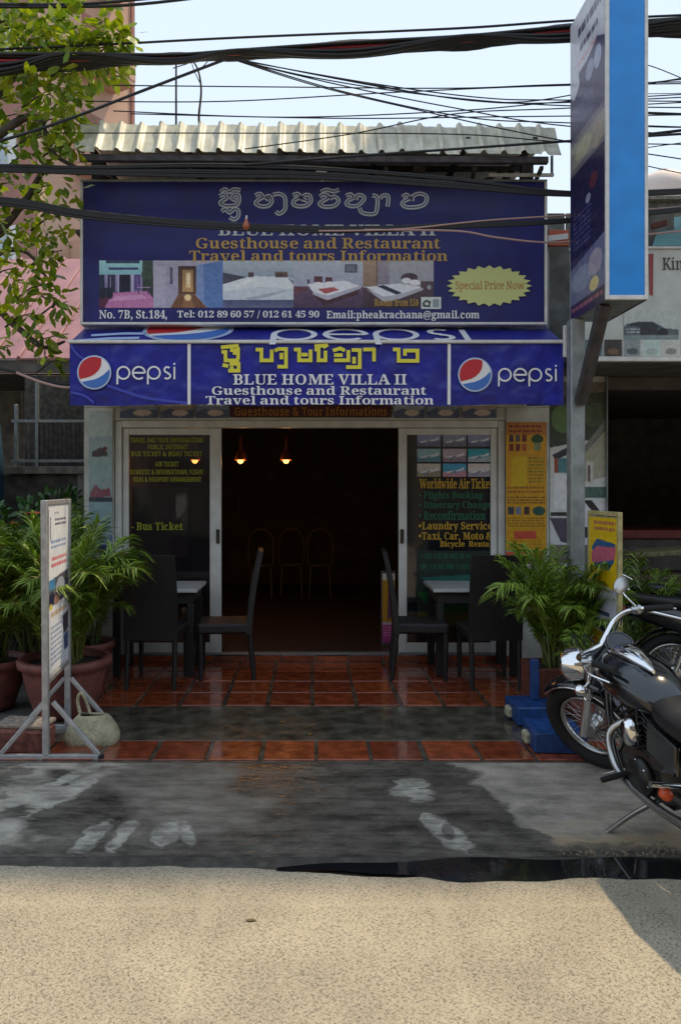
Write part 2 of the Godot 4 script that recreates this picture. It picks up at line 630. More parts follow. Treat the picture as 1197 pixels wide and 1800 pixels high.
func pavement_image() -> Array:
	# the sloping pavement between porch and gutter, 6.4 m by 1.2 m: dry concrete, a wet dark apron, elongated pale patches
	var w := 1400
	var h := 300
	var im := Image.create(w, h, false, Image.FORMAT_RGB8)
	var ro := Image.create(w, h, false, Image.FORMAT_RGB8)
	var n := FastNoiseLite.new()
	n.seed = 3
	n.frequency = 0.018
	n.fractal_octaves = 6
	n.fractal_gain = 0.62
	var n2 := FastNoiseLite.new()
	n2.seed = 9
	n2.frequency = 0.006
	n2.fractal_octaves = 4
	var patches := [   # x (m), depth (m from gutter), half sizes, slant
		[-1.06, 0.16, 0.06, 0.13, 0.25], [-0.91, 0.16, 0.045, 0.14, 0.2], [-0.70, 0.18, 0.065, 0.14, 0.2], [-0.60, 0.20, 0.035, 0.11, -0.3],
		[-1.30, 0.55, 0.10, 0.22, 0.6], [-1.42, 0.62, 0.06, 0.30, 0.7], [-1.52, 0.20, 0.10, 0.12, 0.2],
		[0.68, 0.18, 0.075, 0.16, -0.35], [0.60, 0.30, 0.05, 0.10, -0.2], [0.55, 0.60, 0.12, 0.12, 0.0]]
	var grain := RandomNumberGenerator.new()
	grain.seed = 8
	for y in h:
		var q := 1.2 * (1.0 - (y + 0.5) / h)   # metres up from the gutter
		for x in w:
			var p := -3.2 + 6.4 * (x + 0.5) / w
			var k := n.get_noise_2d(x, y * 1.6)
			var k2 := n2.get_noise_2d(x, y * 2.0)
			var st := n.get_noise_2d(x * 0.25, y * 4.0)
			# wet apron in front of the porch
			var left := -1.75 + 0.35 * q + k2 * 0.7
			var right := 1.22 - 0.38 * q + k * 0.10 + k2 * 0.12
			var wet := clampf((p - left) / 0.25, 0, 1) * clampf((right - p) / 0.05, 0, 1)
			wet = maxf(wet, clampf((-1.62 + k * 0.3 - p) / 0.1, 0, 1) * clampf((0.75 - absf(q - 0.6)) * 2.0, 0, 1) * 0.9)
			wet = maxf(wet, clampf((0.10 + k * 0.08 - q) / 0.05, 0, 1))
			# a broad greyer, half dry swath on the left
			var swath := clampf(1.0 - absf(p + 0.55 + 0.25 * q) / (0.42 + k2 * 0.3), 0, 1) * clampf((q - 0.12) * 6.0, 0, 1)
			wet *= 1.0 - 0.32 * clampf(swath * 2.5, 0, 1)
			var pale := 0.0
			for a in patches:
				var dx: float = (p - a[0] - a[4] * (q - a[1])) / a[2]
				var dy: float = (q - a[1]) / a[3]
				var dd := dx * dx + dy * dy + k * 1.5 + st * 0.7
				pale = maxf(pale, clampf((1.0 - dd) * 3.0, 0, 1))
			var hole := pow((p - 0.675) / 0.03, 2) + pow((q - 0.20) / 0.07, 2)
			if hole < 1.0: pale *= 0.3
			var base := Vector3(0.30, 0.262, 0.212) * (1.0 + 0.55 * k + 0.35 * k2 + 0.25 * st)
			if p > 1.1 and q < 0.28: base = base.lerp(Vector3(0.30, 0.225, 0.13), clampf((0.28 - q) * 4.0 + k, 0, 1))
			var dark := Vector3(0.088, 0.077, 0.063) * (1.0 + 0.7 * k + 0.5 * k2 + 0.6 * st)
			var c := base.lerp(dark, wet)
			c = c.lerp(Vector3(0.36, 0.335, 0.28) * (1.0 + 0.6 * k), pale * clampf(0.72 + 0.9 * st + 0.5 * k, 0.25, 0.9))
			c *= grain.randf_range(0.84, 1.16)
			im.set_pixel(x, y, Color(maxf(c.x, 0.01), maxf(c.y, 0.01), maxf(c.z, 0.01)).linear_to_srgb())
			var r := lerpf(0.85, 0.26 + 0.22 * k, wet * (1.0 - pale))
			ro.set_pixel(x, y, Color(r, r, r))
	return [ImageTexture.create_from_image(im), ImageTexture.create_from_image(ro)]

func road_edge(x: float, n: FastNoiseLite) -> float:
	return 3.625 - 0.12 * smoothstep(-0.9, 0.7, x) + 0.045 * n.get_noise_1d(x)

func ground() -> void:
	# road
	var s := nst()
	s.set_smooth_group(-1)
	face(s, [Vector3(-150, 0, -3.3), Vector3(150, 0, -3.3), Vector3(150, 0, 160), Vector3(-150, 0, 160)], Vector3.UP)
	var ragged := FastNoiseLite.new()
	ragged.seed = 12
	ragged.frequency = 1.1
	ragged.fractal_octaves = 5
	for i in 700:
		var xa := -7.0 + i * 0.02
		var xb := xa + 0.02
		face(s, [Vector3(xa, 0, -3.3), Vector3(xb, 0, -3.3), Vector3(xb, 0.002, -road_edge(xb, ragged)), Vector3(xa, 0.002, -road_edge(xa, ragged))], Vector3.UP)
	face(s, [Vector3(-150, 0, -3.3), Vector3(-7.0, 0, -3.3), Vector3(-7.0, 0.002, -3.55), Vector3(-150, 0.002, -3.55)], Vector3.UP)
	face(s, [Vector3(7.0, 0, -3.3), Vector3(150, 0, -3.3), Vector3(150, 0.002, -3.55), Vector3(7.0, 0.002, -3.55)], Vector3.UP)
	tag(obj("road", s, road_texture()), "sandy grey asphalt road in full sun", "road", "", "structure")
	# gutter: a shallow trough with a wet bed
	mat("gutter_bed", Color(0.12, 0.10, 0.078), 0.5, 0, 0.65, 1.5)
	s = nst()
	var prof := [Vector2(3.44, -0.004), Vector2(3.54, -0.010), Vector2(3.64, -0.014), Vector2(3.705, 0.0045)]
	var rings := []
	for i in 121:
		var x := -30.0 + 60.0 * i / 120.0
		var wob := sin(x * 3.1) * 0.012 + sin(x * 7.7) * 0.008
		var ring := []
		for k in prof.size():
			ring.append(Vector3(x, prof[k].y, -(prof[k].x + (wob if k == 2 else 0.0))))
		rings.append(ring)
	skin(s, rings, false, -1)
	tag(obj("gutter", s, M.gutter_bed), "wet dark gutter between road and pavement", "gutter", "", "structure")
	# sloping pavement in front of the porch (computed stains) and its plain continuation
	var tx := pavement_image()
	var m := StandardMaterial3D.new()
	m.resource_name = "stained_concrete"
	m.albedo_texture = tx[0]
	m.roughness_texture = tx[1]
	m.texture_repeat = false
	m.heightmap_enabled = true
	m.heightmap_texture = noise_tex("fine", 0.0, 1.0, 0.05, FastNoiseLite.TYPE_SIMPLEX_SMOOTH, 5)
	m.heightmap_scale = 0.15
	m.normal_enabled = true
	m.normal_texture = bump_tex("rough_concrete", 0.08, 3.0)
	m.normal_scale = 0.35
	s = nst()
	s.set_smooth_group(-1)
	# from the gutter (d 3.70) up to the porch edge (d 4.63)
	var nx := 40
	var ny := 8
	for i in nx:
		for j in ny:
			var q := []
			for c in [[i, j + 1], [i + 1, j + 1], [i + 1, j], [i, j]]:
				var x: float = -3.2 + 6.4 * c[0] / nx
				var t := float(c[1]) / ny
				var y := 0.004 + (FLOOR - 0.004) * (1.0 - pow(1.0 - t, 1.35)) + sin(x * 5.3 + t * 4.0) * 0.003 * sin(t * PI)
				q.append([Vector3(x, y, -(3.70 + 0.93 * t)), Vector2(float(c[0]) / nx, 1.0 - t * 0.93 / 1.2)])
			for k in [0, 1, 2, 0, 2, 3]:
				vtx(s, q[k][0], q[k][1])
	structure(obj("pavement", s, m))
	for sx in [-1.0, 1.0]:
		s = nst()
		s.set_smooth_group(-1)
		var a: float = 3.202 * sx
		var b: float = 40.0 * sx
		face(s, [Vector3(a, 0.004, -3.70), Vector3(b, 0.004, -3.70), Vector3(b, FLOOR, -4.63), Vector3(a, FLOOR, -4.63)], Vector3.UP)
		structure(obj("pavement", s, M.concrete))
	# flat concrete behind, under the porch and the neighbours
	s = nst()
	face(s, [Vector3(-40, FLOOR, -4.63), Vector3(40, FLOOR, -4.63), Vector3(40, FLOOR, -60), Vector3(-40, FLOOR, -60)], Vector3.UP)
	mat("wet_concrete", Color(0.155, 0.135, 0.10), 0.28, 0, 0.55, 0.8)
	M.wet_concrete.roughness_texture = noise_tex("wet_rough", 0.25, 1.0, 0.015, FastNoiseLite.TYPE_SIMPLEX_SMOOTH, 4)
	M.wet_concrete.roughness = 0.38
	M.wet_concrete.clearcoat_enabled = true
	M.wet_concrete.clearcoat = 0.9
	M.wet_concrete.clearcoat_roughness = 0.07
	M.wet_concrete.clearcoat_texture = noise_tex("film_patches", 0.15, 1.0, 0.010, FastNoiseLite.TYPE_SIMPLEX_SMOOTH, 3)
	structure(obj("ground", s, M.concrete))
	s = nst()
	span(s, Vector3(-1.95, FLOOR, -5.80), Vector3(2.15, FLOOR + 0.006, -5.02), 0.002)
	var porch := Node3D.new()
	porch.name = "porch_floor"
	add_child(porch)
	structure(porch)
	var pl := obj("concrete_strip", s, M.wet_concrete, porch)
	pl.set_meta("label", "wet grey concrete strip between the tile bands")
	s = nst()
	span(s, Vector3(-1.95, FLOOR, -5.02), Vector3(2.15, FLOOR + 0.004, -4.63), 0.002)
	obj("mortar_bed", s, M.wet_concrete, porch)
	s = nst()
	span(s, Vector3(-1.95, FLOOR, -7.30), Vector3(2.15, FLOOR + 0.004, -5.80), 0.002)
	obj("mortar_bed", s, M.wet_concrete, porch)
	# terracotta tiles, each its own piece
	var tones := []
	for k in 4:
		var t := mat("tile%d" % k, [Color(0.40, 0.085, 0.028), Color(0.34, 0.070, 0.026), Color(0.45, 0.10, 0.036), Color(0.30, 0.062, 0.026)][k], 0.7, 0, 0.35, 1.2)
		t.roughness_texture = noise_tex("tile_rough", 0.08, 0.5, 0.012, FastNoiseLite.TYPE_SIMPLEX_SMOOTH, 4)
		t.normal_enabled = true
		t.normal_texture = bump_tex("tile_bump", 0.02, 3.0)
		t.normal_scale = 0.18
		t.clearcoat_enabled = true
		t.clearcoat = 1.0
		t.clearcoat_roughness = 0.04
		t.clearcoat_texture = noise_tex("film_patches", 0.15, 1.0, 0.010, FastNoiseLite.TYPE_SIMPLEX_SMOOTH, 3)
		tones.append(t)
	for band in [[4.645, 1, 0.365, -1.90], [5.805, 4, 0.362, -1.94]]:
		var meshes := []
		for k in 3:
			s = nst()
			box(s, Vector3(0, 0.0, 0), Vector3(0.300 - 0.004 * k, 0.012, band[2] - 0.022 - 0.004 * k), 0.003)
			s.generate_normals()
			meshes.append(s.commit())
		for r in band[1]:
			for c in 13:
				var x: float = band[3] + 0.1625 + 0.3225 * c + (0.02 if band[1] == 4 else 0.0)
				if x > 2.05: continue
				var z: float = -(band[0] + band[2] * (r + 0.5))
				var o := inst("tile", meshes[rng.randi() % 3], tones[rng.randi() % 4], porch)
				o.position = Vector3(x + rng.randf_range(-0.004, 0.004), FLOOR + 0.0055 + rng.randf_range(-0.001, 0.001), z + rng.randf_range(-0.003, 0.003))
				o.rotation = Vector3(rng.randf_range(-0.004, 0.004), rng.randf_range(-0.008, 0.008), rng.randf_range(-0.004, 0.004))
	# puddle standing in the gutter on the right
	mat("water", Color(0.010, 0.010, 0.012), 0.04)
	M.water.normal_enabled = true
	M.water.normal_texture = bump_tex("ripple", 0.01, 2.0)
	M.water.normal_scale = 0.12
	M.water.uv1_triplanar = true
	M.water.uv1_world_triplanar = true
	s = nst()
	var far := []
	var near := []
	for i in 61:
		var x := -0.15 + 4.4 * i / 60.0
		var open := clampf((x + 0.15) * 1.3, 0, 1)
		near.append(Vector3(x, 0.0045, -(3.585 - 0.10 * open + 0.018 * sin(x * 6.0) + 0.01 * sin(x * 17.0))))
		far.append(Vector3(x, 0.0045, -(3.60 + 0.085 * open + 0.014 * sin(x * 9.0 + 1.0))))
	for i in 60:
		face(s, [near[i], near[i + 1], far[i + 1], far[i]], Vector3.UP)
	tag(obj("puddle", s, M.water), "dark puddle standing in the gutter on the right", "puddle", "", "structure")

# ---------------------------------------------------------------- guesthouse
func guesthouse() -> void:
	var b := thing("guesthouse", "narrow white guesthouse with glass sliding doors under a blue awning", "building", Vector3(0.05, FLOOR, -7.3))
	var s := nst()
	span(s, Vector3(-2.06, FLOOR, -7.60), Vector3(-1.79, 2.45, -7.27)); obj("wall_pillar", s, M.plaster, b)
	s = nst()
	span(s, Vector3(1.79, FLOOR, -7.60), Vector3(2.18, 2.45, -7.27)); obj("wall_pillar", s, M.plaster, b)
	s = nst()
	span(s, Vector3(-2.06, 2.452, -7.60), Vector3(2.18, 3.95, -7.27)); obj("upper_wall", s, M.plaster, b)
	s = nst()
	span(s, Vector3(-1.788, 2.335, -7.55), Vector3(1.788, 2.449, -7.29)); obj("lintel", s, M.plaster, b)
	# room
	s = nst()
	span(s, Vector3(-2.06, FLOOR, -13.0), Vector3(-1.92, 2.9, -7.603)); obj("side_wall", s, M.dimmed_wall, b)
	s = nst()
	span(s, Vector3(2.04, FLOOR, -13.0), Vector3(2.18, 2.9, -7.603)); obj("side_wall", s, M.dimmed_wall, b)
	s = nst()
	span(s, Vector3(-1.917, FLOOR, -13.0), Vector3(2.037, 2.9, -12.8)); obj("rear_wall", s, M.dimmed_wall, b)
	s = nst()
	span(s, Vector3(-1.917, FLOOR + 0.002, -12.797), Vector3(2.037, FLOOR + 0.06, -7.44)); obj("room_floor", s, mat("dimmed_tile", Color(0.075, 0.05, 0.04), 0.4, 0, 0.3, 1.0), b)  # floor colour darkened to stand in for missing light
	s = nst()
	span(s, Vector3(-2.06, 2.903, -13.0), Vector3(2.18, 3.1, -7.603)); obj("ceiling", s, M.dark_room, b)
	# brick threshold, brick by brick, on a strip of mortar
	s = nst()
	span(s, Vector3(-1.785, FLOOR, -7.43), Vector3(1.785, FLOOR + 0.062, -7.262), 0.003); obj("threshold_mortar", s, M.concrete, b)
	s = nst()
	box(s, Vector3.ZERO, Vector3(0.298, 0.052, 0.16), 0.004)
	s.generate_normals()
	var bm := s.commit()
	for i in 12:
		var o := inst("brick", bm, M["tile%d" % (i % 4)], b)
		o.position = Vector3(-1.64 + i * 0.298 * 1.0 + i * 0.009, FLOOR + 0.036 + 0.002 * (i % 3), -7.338 + 0.004 * (i % 2)) - b.position
	# upper storey behind the signboard
	s = nst()
	span(s, Vector3(-1.90, 3.993, -8.2), Vector3(1.70, 4.66, -8.05)); obj("gable_wall", s, mat("dusky_wall", Color(0.17, 0.13, 0.14), 0.85, 0, 0.4, 0.7), b)
	s = nst()
	span(s, Vector3(-2.06, 3.953, -10.5), Vector3(2.1, 3.99, -7.0), 0.004); obj("roof_slab", s, M.concrete, b)
	# aluminium door frame
	s = nst()
	span(s, Vector3(-1.785, FLOOR + 0.064, -7.40), Vector3(-1.725, 2.33, -7.30)); obj("door_jamb", s, M.aluminium, b)
	s = nst()
	span(s, Vector3(1.725, FLOOR + 0.064, -7.40), Vector3(1.785, 2.33, -7.30)); obj("door_jamb", s, M.aluminium, b)
	s = nst()
	span(s, Vector3(-1.722, 2.27, -7.40), Vector3(1.722, 2.333, -7.298)); obj("door_head", s, M.aluminium, b)
	s = nst()
	span(s, Vector3(-1.722, FLOOR + 0.064, -7.40), Vector3(1.722, FLOOR + 0.076, -7.30)); obj("door_track", s, M.grey_steel, b)
	# sheets of photographs pasted on the lintel
	var cols := ["8f93a8", "9a8c86", "7e8aa8", "a0a4b4", "8890a0", "a89c98"]
	for i in 6:
		var u: float = [212, 283, 345, 692, 750, 812][i]
		var w: float = [66, 58, 58, 54, 56, 60][i]
		var ops := [["p", [0, 0.6, 0.3, 0.35, 0.6, 0.55, 1, 0.4, 1, 1, 0, 1], "56607e"], ["e", 0.6, 0.65, 0.25, 0.2, "c9b7ad"], ["w", 0.08, 0.1, 0.9, 0.3, 1, "e8e8ea"]]
		var t := paint(64, 32, cols[i], ops, 0.06, i + 3)
		var o := sheet("photo_print", P(u, 708, 7.262), P(u + w, 708, 7.262), P(u + w, 735, 7.262), P(u, 735, 7.262), printed(t), b)
		o.position += Vector3(0, 0.0, 0.012)
	var hs := thing("door_header_sign", "dark red nameplate with dull gold lettering above the open door", "sign", P(547, 736, 7.26))
	s = nst()
	span(s, P(405, 734, 7.262), P(688, 708, 7.25), 0.003); obj("board", s, mat("oxblood", Color(0.06, 0.012, 0.012), 0.5), hs)
	text(hs, "Guesthouse & Tour Informations", P(413, 731, 7.249), X(680, 7.25) - X(413, 7.25), 0.085, M.brown_ink, "Droid Sans", 700)
	# posters on the pillars
	var t1 := paint(64, 256, "93a5a6", [["r", 0, 0, 1, 0.16, "a9b5b2"], ["p", [0.15, 0.25, 0.5, 0.22, 0.8, 0.25, 0.8, 0.275, 0.15, 0.28], "4a3f48"], ["e", 0.7, 0.23, 0.1, 0.012, "5a2c30"],
		["r", 0, 0.31, 1, 0.42, "8fa7a8"], ["p", [0.05, 0.5, 0.3, 0.45, 0.5, 0.48, 0.9, 0.47, 0.95, 0.52, 0.05, 0.53], "86525c"], ["r", 0, 0.53, 1, 0.555, "39404c"], ["r", 0, 0.56, 1, 0.68, "8ba4a6"],
		["e", 0.18, 0.70, 0.18, 0.03, "5d5a66"], ["w", 0.42, 0.67, 0.95, 0.73, 2, "2f3540"], ["r", 0, 0.76, 1, 0.80, "6b7c92"], ["r", 0, 0.82, 1, 0.86, "23305a"], ["r", 0, 0.86, 1, 1, "5d82a8"]], 0.05, 20)
	var p1 := thing("poster", "tall pale blue-green poster of small pictures pasted on the left pillar", "poster", P(177, 1000, 7.26))
	s = nst()
	quad(s, P(157, 722, 7.262), P(198, 722, 7.262), P(198, 1010, 7.262), P(157, 1010, 7.262)); obj("poster_sheet", s, printed(t1), p1)
	var ops2 := [["r", 0, 0, 1, 0.1, "b0702a"], ["w", 0.08, 0.02, 0.9, 0.09, 2, "7a3418"]]
	for k in 3:
		ops2.append(["r", 0.08 + 0.16 * k, 0.10, 0.19 + 0.16 * k, 0.155, ["47303a", "5b4a52", "6a2426"][k]])
		ops2.append(["r", 0.08 + 0.16 * k, 0.17, 0.19 + 0.16 * k, 0.225, ["7c2a22", "6b2420", "a5522e"][k]])
	ops2 += [["e", 0.78, 0.13, 0.15, 0.035, "2d4a22"], ["r", 0.7, 0.16, 0.86, 0.22, "7a8a60"], ["r", 0.15, 0.27, 0.52, 0.5, "c9a90c"], ["w", 0.56, 0.27, 0.95, 0.48, 8, "7d7a14"],
		["w", 0.03, 0.50, 0.97, 0.56, 2, "8a5a14"], ["w", 0.03, 0.58, 0.97, 0.64, 3, "77531a"], ["r", 0.05, 0.66, 0.2, 0.72, "3a3a48"], ["r", 0.24, 0.66, 0.38, 0.72, "70788a"], ["r", 0.45, 0.66, 0.58, 0.72, "3c2c26"], ["e", 0.82, 0.69, 0.16, 0.035, "1f5348"],
		["w", 0.03, 0.74, 0.97, 0.82, 4, "8a6818"], ["r", 0.2, 0.85, 0.75, 0.91, "c04a34"], ["w", 0.1, 0.92, 0.9, 0.99, 3, "a07a18"]]
	var t2 := paint(128, 384, "c8930f", ops2, 0.05, 22)
	var p2 := thing("poster", "yellow menu poster with small pictures pasted on the right pillar", "poster", P(925, 975, 7.26))
	s = nst()
	quad(s, P(889, 742, 7.262), P(960, 742, 7.262), P(960, 968, 7.262), P(889, 968, 7.262)); obj("poster_sheet", s, printed(t2), p2)
	var t3 := paint(64, 64, "9fb2bd", [["r", 0, 0, 1, 0.3, "c4502e"], ["p", [0, 0.3, 1, 0.25, 1, 0.6, 0, 0.7], "dfe3e6"], ["w", 0.1, 0.75, 0.9, 0.95, 2, "56707e"]], 0.05, 23)
	s = nst()
	quad(s, P(889, 970, 7.262), P(955, 970, 7.262), P(955, 1040, 7.262), P(889, 1040, 7.262))
	tag(obj("poster", s, printed(t3)), "small pale blue leaflet below the yellow poster", "poster")
	# things in the dark room: pendant lamps, a framed board, a rack of leaflets
	lamps()
	var bd := thing("wall_board", "dim brown board hung on the wall inside the dark room", "board", Vector3(-0.5, 1.5, -12.7))
	s = nst()
	span(s, Vector3(-1.1, 1.25, -12.79), Vector3(0.4, 1.75, -12.76)); obj("panel", s, mat("dim_board", Color(0.07, 0.035, 0.025), 0.7), bd)
	s = nst()
	span(s, Vector3(-1.15, 1.20, -12.795), Vector3(0.45, 1.80, -12.77)); obj("frame", s, M.dark_room, bd)
	for k in 3:
		var at: Vector3 = [Vector3(-0.68, FLOOR + 0.06, -11.2), Vector3(-0.26, FLOOR + 0.06, -11.3), Vector3(0.14, FLOOR + 0.06, -11.2)][k]
		var cc := thing("bentwood_chair", ["left", "middle", "right"][k] + " one of three dim bentwood chairs inside the doorway", "chair", at, "bentwood chairs in the room")
		s = nst()
		lathe(s, [Vector2(0.001, 0.44), Vector2(0.19, 0.44), Vector2(0.20, 0.455), Vector2(0.19, 0.47), Vector2(0.001, 0.47)], at, 20); obj("seat", s, mat("dimmed_wood", Color(0.11, 0.085, 0.065), 0.45), cc)  # chair wood darkened to look dim in the room
		s = nst()
		tube(s, smooth_path([at + Vector3(-0.17, 0.46, 0.12), at + Vector3(-0.17, 0.80, 0.16), at + Vector3(-0.10, 0.93, 0.17), at + Vector3(0, 0.96, 0.17), at + Vector3(0.10, 0.93, 0.17), at + Vector3(0.17, 0.80, 0.16), at + Vector3(0.17, 0.46, 0.12)]), 0.014, 0.014, 8); obj("back_hoop", s, M.dimmed_wood, cc)
		for q in [[-0.13, 0.12], [0.13, 0.12], [-0.13, -0.12], [0.13, -0.12]]:
			s = nst()
			tube(s, [at + Vector3(q[0] * 1.15, 0, q[1] * 1.2), at + Vector3(q[0], 0.44, q[1])], 0.013, 0.016, 8); obj("leg", s, M.dimmed_wood, cc)
	var lr := thing("leaflet_stand", "narrow yellow and pink leaflet stand just inside the doorway", "stand", Vector3(0.73, FLOOR + 0.06, -7.75))
	var t4 := paint(48, 256, "c98f14", [["r", 0, 0, 1, 0.1, "d8cfc0"], ["r", 0, 0.1, 1, 0.7, "b98614"], ["p", [0.5, 0.1, 1, 0.2, 0.9, 0.6, 0.4, 0.68], "6b3a5a"], ["r", 0, 0.7, 1, 0.74, "c8b0b8"], ["r", 0, 0.74, 1, 1, "a83a7a"], ["w", 0.1, 0.76, 0.9, 0.92, 4, "d888b0"]], 0.05, 30)
	s = nst()
	quad(s, P(672, 1008, 7.75), P(694, 1008, 7.75), P(694, 1130, 7.75), P(672, 1130, 7.75)); obj("print", s, printed(t4), lr)
	s = nst()
	span(s, Vector3(X(670, 7.75), FLOOR + 0.06, -7.80), Vector3(X(696, 7.75), Y(1004, 7.75), -7.755)); obj("board", s, M.dark_room, lr)

func lamps() -> void:
	for k in 3:
		var at: Vector3 = [P(343, 803, 8.6), P(423, 803, 8.6), P(503, 803, 8.6)][k]
		var l := thing("pendant_lamp", ["copper pendant lamp lit behind the left glass panel", "lit copper pendant lamp in the doorway, left of the pair", "lit copper pendant lamp in the doorway, right of the pair"][k], "lamp", at, "pendant lamps in the room")
		var s := nst()
		lathe(s, [Vector2(0.062, -0.035), Vector2(0.060, 0.0), Vector2(0.045, 0.045), Vector2(0.022, 0.075), Vector2(0.028, 0.12), Vector2(0.018, 0.16), Vector2(0.022, 0.19), Vector2(0.008, 0.23)], at, 20)
		obj("lamp_shade", s, mat("copper", Color(0.30, 0.09, 0.03), 0.35, 0.6), l)
		s = nst()
		tube(s, [at + Vector3(0, 0.22, 0), Vector3(at.x, 2.903, at.z)], 0.004); obj("cord", s, M.cable, l)
		s = nst()
		lathe(s, [Vector2(0.001, -0.075), Vector2(0.022, -0.066), Vector2(0.034, -0.045), Vector2(0.034, -0.02), Vector2(0.02, 0.01), Vector2(0.001, 0.012)], at, 16)
		var bm := mat("bulb_glow", Color(0.9, 0.7, 0.4), 0.4)
		bm.emission_enabled = true
		bm.emission = Color(1.0, 0.72, 0.36)
		bm.emission_energy_multiplier = 2.2
		obj("bulb", s, bm, l)
		var o := OmniLight3D.new()
		o.name = "bulb_light"
		o.light_color = Color(1.0, 0.68, 0.34)
		o.light_energy = 0.06
		o.light_size = 0.03
		o.omni_range = 6.0
		o.omni_attenuation = 2.0
		o.shadow_enabled = true
		l.add_child(o)
		o.position = Vector3(0, -0.035, 0)

